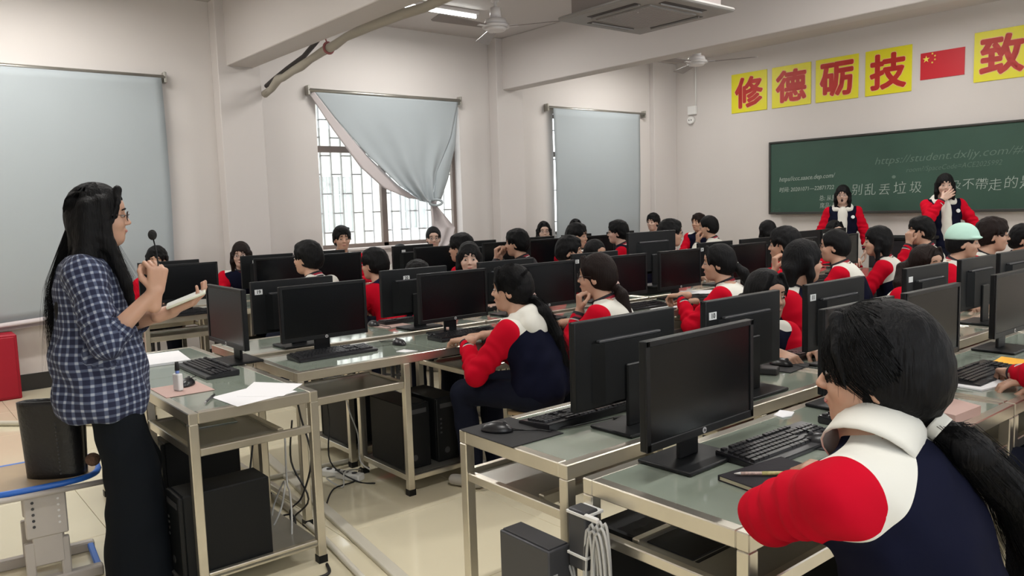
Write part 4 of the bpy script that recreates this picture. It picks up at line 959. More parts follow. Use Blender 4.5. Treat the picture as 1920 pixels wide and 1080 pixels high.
def person(label, head, ang, lean=.14, hyaw=0, hpitch=.1, hroll=0, hair='short', hcol='hair', outfit='uni', res=.012, sz=1., seat=.47, stand=False,
           arms=None, twist=0, glasses=False, mouth='shut', skin='skin', collar=True, hood=None, hatk=None, tail=None, yk=(-.02, .42), eyes=True, legs=True, puff=0, legx=0, nk=0., sho=(0, 0, 0), lower='pants', face=True, cat='person', trunkw=1., hemz=None):
    ang, hyaw, hpitch, hroll = map(math.radians, (ang, hyaw, hpitch, hroll))
    base = np.array(head[:2])-Rz(ang)[:2, :2]@V3(lean, 0); root = empty('person', (base[0], base[1], 0), ang, label, cat, 'people in the classroom')
    H = V3(lean, 0, head[2]); R = Rz(hyaw)@Ry(hpitch)@Rx(hroll); near = res < .0085
    skb = H+R@V3(-.02, 0, -.075)*sz; nb = skb+V3(*sho)+V3(-.030, 0, -.066+nk)*sz+.3*(R@V3(0, 0, -1)-V3(0, 0, -1))*.08
    tw = Rz(math.radians(twist)); sc_ = nb+V3(-.012, 0, -.045)*sz; lat = tw@V3(0, 1, 0)
    hw = .165*sz*trunkw
    sh = {s: sc_+lat*s*hw+V3(0, 0, -.02) for s in (1, -1)}
    pl = V3(0, 0, seat+.09) if not stand else V3(0, 0, .90*sz)
    mid = (pl+sc_)/2+V3(-.05 if not stand else -.01, 0, .0)
    # arms
    A = {}
    for s in (1, -1):
        a = (arms or {}).get(s) or {'w': V3(lean+.24, s*.12, .79) if not stand else V3(.10, s*.27, .80), 'd': V3(1, -s*.3, 0) if not stand else V3(.1, 0, -1), 'n': V3(0, 0, 1) if not stand else V3(0, s, 0), 'c': .45}
        w = np.array(a['w'], float); pole = np.array(a.get('pole', (0.1, s*.5, -1)), float)
        E_, w = ik(sh[s], w, .275*sz, .245*sz, pole); A[s] = dict(E=E_, w=w, d=nrm(np.array(a['d'], float)), n=np.array(a['n'], float), c=a.get('c', .4), th=a.get('th', .3), hid=a.get('hid', False))
    hipj = {s: pl+V3(0, s*.09, -.02) for s in (1, -1)}
    if stand: kn = {s: V3(.03+legx*.6, s*.10, .48*sz) for s in (1, -1)}; an = {s: V3(-.02+legx, s*.11, .09) for s in (1, -1)}
    else: kn = {s: V3(.40, s*.13, seat+.05) for s in (1, -1)}; an = {s: V3(.36, s*.12, .09) for s in (1, -1)}
    # ---- body
    P = head_prims(H, R, sz, mouth)+[(RC(skb, nb, .050*sz, .054*sz), .02, 1), (RC(nb, nb+V3(-.01, 0, -.06), .058*sz, .07*sz), .03, 1)]
    parts = [surf(P, .0042 if near else (.006 if res < .0125 else .008), it=1)]
    for s in (1, -1):
        a = A[s]
        if a['hid']: continue
        fo = nrm(a['w']-a['E']); cst = .1 if outfit != 'plaid' else .235
        HP = hand_prims(a['w']+fo*.005, a['d'], a['n'], s, [a['c']]*4 if not isinstance(a['c'], (list, tuple)) else a['c'], a['th'], sz, fat=1 if near else 1.12)
        HP.append((RC(a['w']-fo*cst, a['w'], (.030 if cst < .2 else .039)*sz, .024*sz), .012, 1))
        parts.append(surf(HP, .0032 if near else (.0048 if res < .0125 else .0065), it=1))
    B = [(EL(bez(pl, mid, sc_, t), (.08, .11, .11)), .05, 1) for t in (0, .35, .7, .95)]
    for s in (1, -1):
        B += [(RC(sh[s], A[s]['E'], .038, .034), .03, 1), (RC(A[s]['E'], A[s]['w'], .032, .024), .02, 1)]
        if legs: B += [(RC(hipj[s], kn[s], .06, .045), .03, 1), (RC(kn[s], an[s], .04, .03), .02, 1)]
    parts.append(surf(B, .024, it=1))
    v, f = join(parts); body = link_mesh('body', raw_mesh('body', v, f, M[skin], True), root)
    def hp(x, y, z): return tuple(H+R@(V3(x, y, z)*sz))
    Rm = Matrix([list(r) for r in R])
    if face:
        for s in (1, -1):
            e = MB().ell(hp(.0815, s*.031, .006), (.0085*sz, .0125*sz, .0050*sz), Rm, u=12, v=8).obj('eye', M['eye'], body)
            MB().ell(hp(.0875, s*.031, .005), (.0035*sz, .0062*sz, .0058*sz), Rm, u=10, v=6).obj('iris', M['iris'], e)
            MB().tube([hp(.088, s*.014, .030), hp(.092, s*.028, .034), hp(.083, s*.046, .028)], .0028*sz, 5).obj('eyebrow', M['hair'], body)
        if mouth == 'open': MB().ell(hp(.080, 0, -.060), (.010*sz, .015*sz, .020*sz), Rm, u=14, v=8).obj('open_mouth', M['mouth'], body)
        else: MB().ell(hp(.0895, 0, -.0545), (.0050*sz, .018*sz, .0052*sz), Rm, u=14, v=6).obj('lips', M['lip'], body)
    # ---- hair
    hr = []
    def he(c, r): return EL(H+R@(V3(*c)*sz), V3(*r)*sz, R)
    def hc(a, b, r1, r2): return RC(H+R@(V3(*a)*sz), H+R@(V3(*b)*sz), r1*sz, r2*sz)
    fn = R@V3(1, 0, 0)
    if hair != 'none':
        t = (.017 if hair == 'short' else .013)+puff
        hr = [(he((-.014, 0, .034), (.094+t, .074+t, .094+t)), .01, 1), (he((-.052, 0, -.01), (.058+t, .066+t*.8, .075)), .03, 1)]
        if hair == 'short': hr += [(he((.035, 0, .094), (.055, .055, .032)), .02, 1)]
        zt = {'short': .066, 'crop': .072, 'pony': .074, 'bob': .064, 'long': .070}[hair]
        hr += [(he((.122, 0, zt-.107), (.088, .070, .114)), .008, -1), (HS(H+R@(V3(-.02, 0, -.062 if hair in ('short', 'crop') else -.075)*sz), R@V3(.25, 0, -1)), .015, -1)]
        if hair in ('short', 'crop'): hr += [(he((.045, s*.095, -.040), (.058, .040, .078)), .008, -1) for s in (1, -1)]
        elif hair == 'pony': hr += [(he((.052, s*.095, -.040), (.052, .038, .078)), .008, -1) for s in (1, -1)]
        if hair in ('short', 'bob'):
            for k in range(12):
                y = (k-5.5)/5.5; e_ = .046+.016*math.sin(k*2.3+head[0]*9)
                hr += [(hc((.052-.012*abs(y), y*.048, .108-.02*y*y), (.092-.030*y*y, y*.062, e_), .014, .0055), .010, 1)]
        if hair == 'short':
            for s in (1, -1): hr += [(hc((.025, s*.078, .05), (.030, s*.080, -.004), .012, .005), .006, 1)]
            for k in range(10): a_ = rng.uniform(0, 2*PI); hr += [(hc((-.02+.05*math.cos(a_), .045*math.sin(a_), .10), (-.01+.080*math.cos(a_+.5), .066*math.sin(a_+.5), .104), .022, .010), .008, 1)]
        if hair in ('pony', 'long'):
            for s in (1, -1): hr += [(hc((.070, s*.030, .112), (.068, s*.066, .050), .014, .009), .006, 1), (hc((.068, s*.066, .050), (.050, s*.076, -.015), .008, .003), .005, 1)]
        if hair in ('bob', 'long'):
            for s in (1, -1):
                z1 = -.12 if hair == 'bob' else -.30
                hr += [(hc((-.01, s*.080, .02), (.008, s*.082, -.06), .024, .022), .015, 1)]
                q0 = H+R@(V3(.0, s*.082, -.06)*sz)
                q1 = q0+V3(.0 if hair == 'bob' else .03, s*.0, -.09 if hair == 'bob' else -.24)
                hr += [(RC(q0, q1, .022*sz, .016*sz), .02, 1)]
            q0 = H+R@(V3(-.07, 0, -.03)*sz); dz = -.10 if hair == 'bob' else -.38
            for y in (-.05, -.017, .017, .05): hr += [(RC(q0+V3(0, y, 0), q0+V3(-.035 if hair == 'long' else .0, y*1.05, dz+abs(y)*.5), .040, .026), .025, 1)]
            if outfit == 'plaid':
                for s in (1, -1):
                    hr += [(hc((.012, s*.078, .06), (.020, s*.088, -.10), .026, .030), .015, 1), (hc((-.035, s*.078, .04), (-.05, s*.098, -.14), .036, .040), .02, 1)]
                    q1 = H+V3(-.055, s*.095, -.14); hr += [(RC(q1, q1+V3(-.075, -s*.03, -.18), .042, .036), .02, 1), (RC(q1+V3(-.075, -s*.03, -.18), q1+V3(-.100, -s*.06, -.42), .036, .014), .02, 1)]
                    q1 = H+V3(.025, s*.092, -.10); hr += [(RC(q1, q1+V3(.050, s*.015, -.16), .026, .020), .015, 1), (RC(q1+V3(.050, s*.015, -.16), q1+V3(.075, s*.01, -.32), .020, .008), .012, 1)]
                q0 = H+V3(-.145, 0, -.34)
                for y in (-.045, 0, .045): hr += [(RC(q0+V3(0, y, 0), q0+V3(-.012, y*1.1, -.20), .034, .014), .02, 1)]
        if hair == 'pony' and tail is None: tail = [(-.105, 0, .01), (-.15, 0, -.05), (-.155, .01, -.16), (-.14, .02, -.28)]
        if tail:
            tp = [H+R@(V3(*tail[0])*sz)]+[H+V3(*q)*sz for q in tail[1:]]
            rr = [.020, .036, .038, .030, .020, .012]
            for i in range(len(tp)-1): hr += [(RC(tp[i], tp[i+1], rr[i]*sz, rr[i+1]*sz), .012, 1)]
        hv, hf = surf(hr, .0045 if near else (.0065 if res < .0125 else .009), .0022 if hair != 'short' else .004, 90 if near else 70, 1)
        ho = link_mesh('hair', raw_mesh('hair', hv, hf, M[hcol], True), root)
        if near:
            paths = []
            for k in range(900 if sz >= 1 else 500):
                th = rng.uniform(0, 2*PI); ph = rng.uniform(.05, 1.0)
                if tail:
                    y0 = rng.uniform(-1, 1); a0 = rng.uniform(.15, .75); T0 = V3(*tail[0])
                    a0 = rng.uniform(.40, 1.1); st = V3(-.014+(.108+puff)*math.cos(a0)*math.sqrt(1-.8*y0*y0), (.088+puff)*y0, .034+(.110+puff)*math.sin(a0)*math.sqrt(1-.5*y0*y0))
                    pth = []
                    for i in range(9):
                        u = i/8; q = st*(1-u)+T0*u; c0 = V3(-.014, 0, .034); dd = q-c0; rad = V3(.1095, .0895, .1095)+puff
                        kk = math.sqrt(((dd/rad)**2).sum()); q = c0+dd/kk*(1.0+.008*rng.uniform()) if i < 8 else T0
                        pth.append(H+R@(q*sz))
                    of = np.clip(rng.normal(0, 1, 3), -1.3, 1.3)*.016
                    for i in range(1, len(tp)):
                        for u in (.5, 1.): pth.append(tp[i-1]*(1-u)+tp[i]*u+of*(1+.25*i)*(1 if i < len(tp)-1 else 1.1)+rng.normal(0, .0018, 3))
                    paths.append(pth)
                else:
                    sgn = rng.choice([-1, 1]); q = rng.uniform(0, 1)
                    az_ = sgn*(math.radians(70)+q*math.radians(108))
                    pth = []
                    for el in (1.42, 1.2, .95, .7, .4, .1, -.2, -.45): pth.append(H+R@((V3(-.014, 0, .030)+V3(.111*math.cos(az_)*math.cos(el), .0925*math.sin(az_)*math.cos(el), .111*math.sin(el)))*sz))
                    e = pth[-1]; ln = rng.uniform(.36, .58) if abs(az_) > 1.5 else rng.uniform(.22, .34); fr_ = abs(az_) < 1.5; jx, jy = rng.normal(0, .012), rng.normal(0, .008)
                    for u in (.15, .3, .45, .6, .8, 1): pth.append(e+V3((.085*u if fr_ else -.095*min(1, u*1.5))+jx*u, (.030*sgn*math.sin(min(1, u*2)*PI/2) if fr_ or abs(az_) < 2.2 else .0)-(.05*sgn*u if not fr_ else 0)+jy*u, -ln*u))
                    paths.append(pth)
            if tail:
                for s in (1, -1):
                    for k in range(16):
                        x0 = rng.uniform(.02, .075); a_ = V3(x0, s*(.086-.35*max(0, x0-.045)), .052); ln = rng.uniform(.04, .095)
                        paths.append([H+R@((a_+V3(-.02*(1-u)*.5+rng.normal(0, .001)-.01*u, s*(-.010*u), -ln*u+.03*(1-u)))*sz) for u in (0, .2, .4, .6, .8, 1)])
            strand_mesh('hair_strands', paths, M[hcol], root, .0008)
        if tail:
            tc = tp[0]; dd = nrm(tp[1]-tp[0]); tubeband('hair_tie', tc-dd*.008, tc+dd*.014, .026*sz, .026*sz, M[hatk or 'padp'], root)
    # ---- clothes
    T_ = [(EL(bez(pl, mid, sc_, t), (dx*sz, dy*sz*trunkw, .10*sz)), .05, 1) for t, dx, dy in ((0, .150, .185), (.25, .140, .175), (.5, .135, .175), (.72, .128, .18), (.9, .112, .165))]
    T_ += [(RC(sh[1], sh[-1], .062*sz), .05, 1), (RC(sc_+V3(0, 0, -.02), nb+V3(-.004, 0, -.012), .085*sz, .062*sz), .03, 1)]
    if hemz: T_ += [(EL(V3(-.015, 0, hemz+.09), (.172, .225, .16)), .05, 1), (EL(V3(-.02, 0, hemz+.25), (.165, .215, .18)), .05, 1)]
    Ar = []
    for s in (1, -1):
        a = A[s]; fo = nrm(a['w']-a['E'])
        if outfit == 'plaid': Ar += [(RC(sh[s], a['E'], .072*sz, .066*sz), .03, 1), (RC(a['E'], a['E']+fo*.03, .066*sz, .060*sz), .02, 1)]
        else: Ar += [(RC(sh[s], a['E'], .062*sz, .060*sz), .03, 1), (RC(a['E'], a['w']-fo*.045, .062*sz, .042*sz), .015, 1)]
    gp = T_+Ar+[(HS(V3(0, 0, hemz+.03 if hemz else pl[2]-.14), V3(0, 0, -1)), .01, -1)]
    if outfit == 'plaid': gp += [(RC(A[s]['E']+nrm(A[s]['w']-A[s]['E'])*.06, A[s]['w'], .05, .05), .004, -1) for s in (1, -1)]
    v, f = surf(gp, res, .0085 if near else .007, 27, 1)
    if res < .0115:
        for s in (1, -1):
            E0 = A[s]['E']
            for P0, P1 in ((sh[s], E0), (E0, A[s]['w'])):
                ax_ = nrm(P1-P0); L_a = np.linalg.norm(P1-P0); q = v-P0; t = q@ax_; rv = q-t[:, None]*ax_; rl = np.linalg.norm(rv, axis=1)+1e-6
                x_ = nrm(np.cross(ax_, V3(.2, .3, 1))); y_ = np.cross(ax_, x_); an_ = np.arctan2(rv@y_, rv@x_)
                wgt = np.exp(-(np.linalg.norm(v-E0, axis=1)/.13)**2)*(rl < .09)*(t > 0)*(t < L_a)*np.clip(np.minimum(t, L_a-t)/.04, 0, 1)+.35*(rl < .085)*(t > .03)*(t < L_a-.02)*np.clip(np.minimum(t-.03, L_a-.02-t)/.04, 0, 1)
                v = v+(rv/rl[:, None])*(.0052*np.sin(t*105+1.6*np.sin(an_*2+s)+1.2*np.sin(an_+t*30))*wgt)[:, None]
        ct = np.array([0., 0, 0]); an_ = np.arctan2(v[:, 1], v[:, 0]+.03); lowz = np.clip((sc_[2]-.10-v[:, 2])/.25, 0, 1)*(at_pts([p for p, _, _ in Ar], v) > .03)
        v[:, :2] += (np.stack([np.cos(an_), np.sin(an_)], 1))*(.005*np.sin(an_*7+v[:, 2]*9+2*np.sin(v[:, 2]*14))*lowz)[:, None]
    dT, dA = at_pts([p for p, _, _ in T_[:-1] if not isinstance(p, RC)]+[RC(sh[1]-lat*.03, sh[-1]+lat*.03, .060*sz)], v), at_pts([p for p, _, _ in Ar], v)
    rel = v-sc_; up = nrm(sc_-bez(pl, mid, sc_, .6)); hgt = rel@up; lt = np.abs(rel@lat); fw = rel@(tw@V3(1, 0, 0))
    att = {'sleeve': (dT-dA)-.006, 'yoke': hgt-yk[0]+yk[1]*lt*1.0-np.maximum(0, fw-.02)*4 if yk else np.full(len(v), -1.)}
    if outfit == 'plaid':
        c = v-np.array([bez(pl, mid, sc_, min(max((z-pl[2])/(sc_[2]-pl[2]), 0), 1)) for z in v[:, 2]]); onT = dT < dA
        side = np.where((rel@lat) > 0, 1, -1); pu = np.arctan2(c[:, 1], -c[:, 0])*.165; pv = v[:, 2].copy()
        for s in (1, -1):
            m_ = (~onT) & (side == s); ad_ = nrm(A[s]['E']-sh[s]); x_ = nrm(np.cross(ad_, V3(1, 0, 0))); y_ = np.cross(ad_, x_); q = v[m_]-sh[s]
            pv[m_] = -(q@ad_)+sh[s][2]; pu[m_] = np.arctan2(q@y_, q@x_)*.07
        att = {'pu': pu, 'pv': pv}
    jm = M[outfit]
    gar = link_mesh('shirt' if outfit == 'plaid' else 'jacket', raw_mesh('jacket', v, f, jm, True, att), root)
    if outfit == 'plaid':
        for s in (1, -1):
            fo = nrm(A[s]['w']-A[s]['E']); cv, cf = surf([(RC(A[s]['E']+fo*.028, A[s]['E']+fo*.062, .058, .054), .01, 1), (RC(A[s]['E']-fo*.1, A[s]['E']+fo*.15, .046, .042), .004, -1)], .006, .002, 60)
            q = cv-A[s]['E']; x_ = nrm(np.cross(fo, V3(1, 0, 0))); y_ = np.cross(fo, x_)
            link_mesh('rolled_cuff', raw_mesh('rolled_cuff', cv, cf, jm, True, {'pu': np.arctan2(q@y_, q@x_)*.06, 'pv': q@fo}), gar)
    else:
        for s in (1, -1):
            a = A[s]
            if a['hid']: continue
            fo = nrm(a['w']-a['E']); tubeband('knit_cuff', a['w']-fo*.065, a['w']-fo*.012, .043*sz, .035*sz, M['knit'], gar)
    cdir = nrm(skb-nb)
    if collar == 'cream': tubeband('stand_collar', nb-cdir*.045+V3(-.005, 0, 0), nb+cdir*.040, .086*sz, .072*sz, M['cream'], gar, xd=V3(1, 0, 0), ex=1.05)
    elif collar and outfit != 'plaid': tubeband('knit_collar', nb-cdir*.022, nb+cdir*.032, .074*sz, .064*sz, M['knitc'], gar, xd=V3(1, 0, 0), ex=1.06)
    if outfit == 'plaid': tubeband('shirt_collar', nb-cdir*.02, nb+cdir*.03, .080*sz, .068*sz, M['navy'], gar)
    if hood:
        up2 = nrm(nb-sc_+V3(0, 0, .02)); bk = tw@V3(-1, 0, 0)
        hd = [(EL(nb+bk*.095+V3(0, 0, -.03), (.058, .128, .088), tw@Ry(.45)), .03, 1)]
        for k in range(12):
            q = PI*.18+k*(2*PI-PI*.36)/11; c0 = nb+tw@V3(-.0+.075*math.cos(q), .095*math.sin(q), -.015-.035*math.cos(q)+.012*math.cos(2*q)); 
            if k: hd.append((RC(pc, c0, .034, .034), .025, 1))
            pc = c0
        hv, hf = surf(hd, min(res, .010), .003, 45); link_mesh('hood', raw_mesh('hood', hv, hf, M[hood], True), root)
        if stand or hood == 'cream':   # hoodie front and cords
            fr = [(EL(bez(pl, mid, sc_, t)+tw@V3(.072+.01*(t < .5), 0, 0), (.068, .062, .12)), .04, 1) for t in (.25, .45, .65, .85)]
            if stand:
                hv, hf = surf(fr, res, .004, 30); link_mesh('hoodie_front', raw_mesh('hoodie_front', hv, hf, M[hood], True), root)
                for s in (1, -1): MB().tube([tuple(nb+tw@V3(.09, s*.025, -.05)), tuple(nb+tw@V3(.115, s*.022, -.12)), tuple(nb+tw@V3(.125, s*.018, -.20))], .0035, 6).obj('cord', M['cream'], root)
                bq = sc_+tw@V3(.112, .115, -.085); MB().cyl(tuple(bq), tuple(bq+tw@V3(.012, .002, .004)), .021, n=18).obj('badge', M['sticker'], gar)
    if legs:
        if lower == 'pantsb':
            L_ = [(EL(pl+V3(0, 0, -.03), (.11, .15, .12)), .05, 1)]
            for s in (1, -1): L_ += [(RC(hipj[s], kn[s], .085, .098), .04, 1), (RC(kn[s], an[s]+V3(.02, s*.01, -.05), .098, .135), .03, 1)]
            L_ += [(HS(V3(0, 0, .025), V3(0, 0, -1)), .01, -1)]
        else:
            L_ = [(EL(pl+V3(.02, 0, -.04), (.14, .165, .11)), .04, 1)]
            for s in (1, -1): L_ += [(RC(hipj[s], kn[s], .082, .066), .03, 1), (RC(kn[s], an[s], .064, .060), .02, 1)]
            L_ += [(HS(V3(0, 0, .055), V3(0, 0, -1)), .01, -1)]
        v, f = surf(L_, max(res, .012) if lower != 'pantsb' else .010, .006, 26); link_mesh('trousers', raw_mesh('trousers', v, f, M[lower], True), root)
        for s in (1, -1):
            x, y, z = an[s]; v, f = surf([(RC((x-.03, y, .040), (x+.12, y+s*.012, .034), .036, .030), .02, 1), (RC((x, y, .05), (x, y, .08), .035, .034), .02, 1), (HS((0, 0, .0015), (0, 0, -1)), .004, -1)], .009)
            link_mesh('shoe', raw_mesh('shoe', v, f, M['shoe'], True), root)
    if glasses:
        g = MB()
        for s in (1, -1):
            g.tube([hp(.101-.004*abs(math.cos(t)), s*.031+.0225*math.cos(t), .004+.019*math.sin(t)) for t in np.linspace(0, 2*PI, 17)[:-1]], .0014, 5, closed=True)
            g.tube([hp(.097, s*.054, .008), hp(.05, s*.076, .010), hp(.0, s*.081, .008)], .0013, 5)
        g.tube([hp(.101, -.010, .008), hp(.105, 0, .011), hp(.101, .010, .008)], .0013, 5)
        go = g.obj('glasses', M['frame'], root)
        for s in (1, -1): MB().ell(hp(.100, s*.031, .004), (.0008, .021, .0178), Rm, u=14, v=6).obj('lens', M['lens'], go)
    return root, dict(H=H, R=R, A=A, base=base, ang=ang, nb=nb, sc=sc_)
def stool(x, y, ang, label, seat=.45):
    s = empty('stool', (x, y, 0), ang, label, 'stool', 'student stools')
    MB().box((-.16, -.13, seat-.022), (.16, .13, seat), bev=.008, seg=2).obj('seat', M['wood'], s)
    for a in (-.13, .13):
        for b in (-.10, .10): MB().box((a-.012, b-.012, 0), (a+.012, b+.012, seat-.022)).obj('leg', M['dgrey'], s)
    MB().box((-.13, -.106, .14), (.13, -.094, .155)).box((-.13, .094, .14), (.13, .106, .155)).box((-.006, -.10, .14), (.006, .10, .155)).obj('stretcher', M['dgrey'], s)
    return s
def desk_arm(lean, dx, s, y=.10, z=.79, c=.35, d=None): return {'w': V3(lean+dx, s*y, z), 'd': V3(*(d or (1, -s*.35, -.08))), 'n': V3(0, 0, 1), 'c': c}
# ================================================================ THE PEOPLE IN THE PHOTOGRAPH
def wl(base, ang, p):        # world point -> person's own frame
    a = math.radians(ang); d = np.array([p[0]-base[0], p[1]-base[1], 0]); q = Rz(-a)@d; return V3(q[0], q[1], p[2])
def wb(head, ang, lean): a = math.radians(ang); return (head[0]-lean*math.cos(a), head[1]-lean*math.sin(a))
def wd(ang, d): return Rz(-math.radians(ang))@V3(*d)
def fa(lean, hz, s, dx=.095, y=.05, dz=-.20, c=.75, d=(.05, 0, 1), n=None, pole=None):       # hand raised to the face
    return {'w': V3(lean+dx, s*y, hz+dz), 'd': V3(d[0], s*d[1], d[2]), 'n': V3(*(n or (.8, s*.5, 0))), 'c': c, 'th': .5, 'pole': V3(*(pole or (.5, s*.25, -1)))}
# ---- teacher
th, ta = (-3.43, .735, 1.50), 76; tb = wb(th, ta, .03)
teacher, ti = person('woman in a blue plaid shirt with long black hair holding a microphone and phone', th, ta, lean=.03, legx=.075, hyaw=-2, hpitch=-.06, hair='long', outfit='plaid', res=.0078, stand=True, glasses=True,
    lower='pantsb', hemz=.70, trunkw=.92, sz=1.0, mouth='shut', arms={-1: {'w': wl(tb, ta, (-3.165, .845, 1.215)), 'd': wd(ta, (.1, .15, 1)), 'n': wd(ta, (1, .3, 0)), 'c': .85, 'th': .7, 'pole': wd(ta, (.25, -.35, -1))},
    1: {'w': wl(tb, ta, (-3.265, .93, 1.125)), 'd': wd(ta, (.35, .85, .32)), 'n': wd(ta, (.25, .3, -1)), 'c': [.35, .3, .3, .35], 'th': -.4, 'pole': V3(-.2, .2, -1)}})
mc = empty('microphone', (0, 0, 0), 0, 'thin gooseneck microphone with a black foam head in the raised hand', 'microphone')
MB().tube([(-3.165, .862, 1.27), (-3.168, .866, 1.32), (-3.180, .866, 1.37), (-3.192, .862, 1.415)], .0028, 6).obj('gooseneck', M['blackm'], mc)
MB().cyl((-3.163, .858, 1.20), (-3.165, .862, 1.29), .009, n=12).obj('handle', M['black'], mc)
MB().ell((-3.196, .861, 1.43), (.016, .016, .020), u=16, v=12).obj('foam_head', mat('black foam', (.012, .012, .012), .95, bump=.5, bscale=200), mc)
ph = empty('phone', (-3.215, .975, 1.168), math.radians(70), 'pale phone lying in the woman\'s open left hand', None)
ph['label'] = 'pale phone lying in the woman\'s open left hand'; ph['category'] = 'phone'
ph.rotation_euler = (math.radians(8), math.radians(-20), math.radians(68))
MB().box((-.078, -.037, 0), (.078, .037, .010), bev=.004, seg=2).obj('phone_body', mat('cream phone case', (.62, .64, .52), .5), ph)
MB().box((-.072, -.033, .010), (.072, .033, .0106)).obj('phone_screen', mat('pale phone screen', (.55, .55, .5), .2), ph)
# ---- nearest student
gh, ga = (-.72, 1.50, 1.15), 184; gb_ = wb(gh, ga, .12)
person('girl nearest the camera with a low black ponytail and red sleeved jacket', gh, ga, lean=.12, hyaw=20, hpitch=.06, puff=.006, hair='pony', res=.0075, sz=1.02, nk=.030, sho=(.035, .045, 0), collar='cream', twist=0, hatk='cream',
    tail=[(-.100, .01, -.085), (-.155, -.03, -.125), (-.20, -.085, -.20), (-.235, -.13, -.31), (-.255, -.16, -.45)], yk=(.050, .73),
    arms={1: {'w': wl(gb_, ga, (-.93, 1.66, .80)), 'd': wd(ga, (-.6, .8, 0)), 'n': V3(0, 0, 1), 'c': .5, 'pole': wd(ga, (-.8, -1, -.3))}, -1: {'w': wl(gb_, ga, (-.98, 1.86, .80)), 'd': wd(ga, (-.9, -.2, 0)), 'n': V3(0, 0, 1), 'c': .4}})
cl = None
# ---- row facing left, middle rows
def desk2(lean, dx=.26, c=.4, z=.79, y=.09): return {1: desk_arm(lean, dx, 1, c=c, z=z, y=y), -1: desk_arm(lean, dx, -1, c=c, z=z, y=y)}
person('girl in a navy jacket with a large cream hood and pink hair tie, writing', (-3.18, 2.60, 1.06), 200, lean=.16, hyaw=18, hpitch=.32, hair='pony', res=.0082, hood='cream', hatk='padp', collar=False, sz=.98,
    tail=[(-.105, 0, -.03), (-.18, -.02, -.11), (-.235, -.05, -.24), (-.265, -.07, -.38), (-.275, -.08, -.52)], yk=(-.01, .3), arms=desk2(.16, .24))
person('girl in glasses resting her chin on her fist with a cream yoke jacket', (-3.15, 3.20, 1.08), 205, lean=.14, hyaw=8, hpitch=.22, hair='pony', hcol='hairb', res=.0085, glasses=True, sz=1.0,
    tail=[(-.105, 0, -.04), (-.15, 0, -.10), (-.17, 0, -.2)], yk=(-.07, .45), arms={1: fa(.14, 1.08, 1, dx=.085, dz=-.19, c=.85), -1: desk_arm(.14, .25, -1)})
person('ponytail girl with a beaded hair tie bending over papers in the middle row', (-3.18, 4.38, 1.07), 200, lean=.16, hyaw=15, hpitch=.5, hair='pony', res=.010, hatk='cream', yk=(-.08, .3), sz=.98,
    tail=[(-.105, 0, .0), (-.16, -.03, -.06), (-.21, -.06, -.15), (-.24, -.08, -.24)], arms={1: desk_arm(.16, .22, 1, z=.86, c=.6), -1: desk_arm(.16, .24, -1)})
person('boy leaning his cheek on a fist behind the bent ponytail girls', (-3.15, 5.12, 1.15), 200, lean=.14, hyaw=5, hpitch=.35, hair='short', res=.011, arms={1: fa(.14, 1.15, 1, dx=.04, y=.10, dz=-.17, c=.8), -1: desk_arm(.14, .25, -1)})
person('boy in glasses with a white yoke jacket, head bowed to the left', (-3.15, 5.82, 1.10), 200, lean=.16, hyaw=5, hpitch=.5, hair='crop', glasses=True, res=.010, yk=(-.09, .4), arms=desk2(.16))
person('girl in a red sleeved jacket looking down in front of the yawning student', (-3.15, 6.52, 1.10), 200, lean=.16, hyaw=10, hpitch=.45, hair='bob', res=.011, yk=(-.08, .3), arms=desk2(.16))
person('boy with a hand over his eyes below the student covering her mouth', (-3.15, 7.32, 1.15), 215, lean=.14, hyaw=10, hpitch=.45, hair='short', res=.011, arms={1: fa(.14, 1.15, 1, dx=.10, y=.05, dz=-.10, c=.7), -1: desk_arm(.14, .25, -1)}, yk=(-.03, .5))
# ---- second row from the camera, facing right
person('girl with a ponytail bowed over the desk, writing by the mouse', (-2.16, 3.36, 1.02), -18, lean=.20, hyaw=0, hpitch=.75, hair='pony', res=.0095, hatk='cream', yk=(-.09, .3),
    tail=[(-.108, 0, .02), (-.20, .02, -.04), (-.30, .03, -.13), (-.36, .03, -.24)], arms={1: desk_arm(.20, .22, 1), -1: {'w': V3(.40, -.10, .78), 'd': V3(1, .1, -.2), 'n': V3(0, -.3, 1), 'c': .6}})
person('student with thick black hair turned away behind the bowed ponytail girl', (-2.42, 4.14, 1.12), 25, lean=.14, hyaw=30, hpitch=.4, hair='bob', res=.011, yk=(-.02, .3), arms=desk2(.14))
person('student with long dark hair hanging forward beside a cream yoke and red sleeve', (-2.30, 5.45, 1.02), -10, lean=.22, hyaw=-5, hpitch=.6, hair='pony', hcol='hairb', res=.010, yk=(-.09, .4),
    tail=[(-.10, 0, .03), (-.12, -.08, -.02), (-.10, -.14, -.12), (-.07, -.16, -.24)], arms=desk2(.22))
cp_, ci = person('student in a mint green cap behind the second row monitors', (-2.42, 6.36, 1.11), 10, lean=.14, hyaw=10, hpitch=.5, hair='crop', res=.011, arms=desk2(.14))
def cap(root, ci, m):
    H, R = ci['H'], ci['R']
    v, f = surf([(EL(H+R@V3(-.014, 0, .052), (.116, .098, .105), R), .01, 1), (EL(H+R@V3(.06, 0, .045), (.062, .088, .012), R), .012, 1), (HS(H+R@V3(0, 0, .030), R@V3(0, 0, -1)), .01, -1)], .008, .002, 40)
    c = link_mesh('cap', raw_mesh('cap', v, f, M[m], True), root)
cap(cp_, ci, 'mint')
person('boy with glasses and a brown mop of hair, second from the right edge', (-2.42, 6.92, 1.14), 5, lean=.14, hyaw=15, hpitch=.25, hair='short', hcol='hairb', glasses=True, res=.010, arms=desk2(.14), sz=1.08)
person('student mostly hidden at the right edge behind the monitors', (-2.42, 7.62, 1.07), 0, lean=.14, hpitch=.3, hair='short', res=.012, arms=desk2(.14))
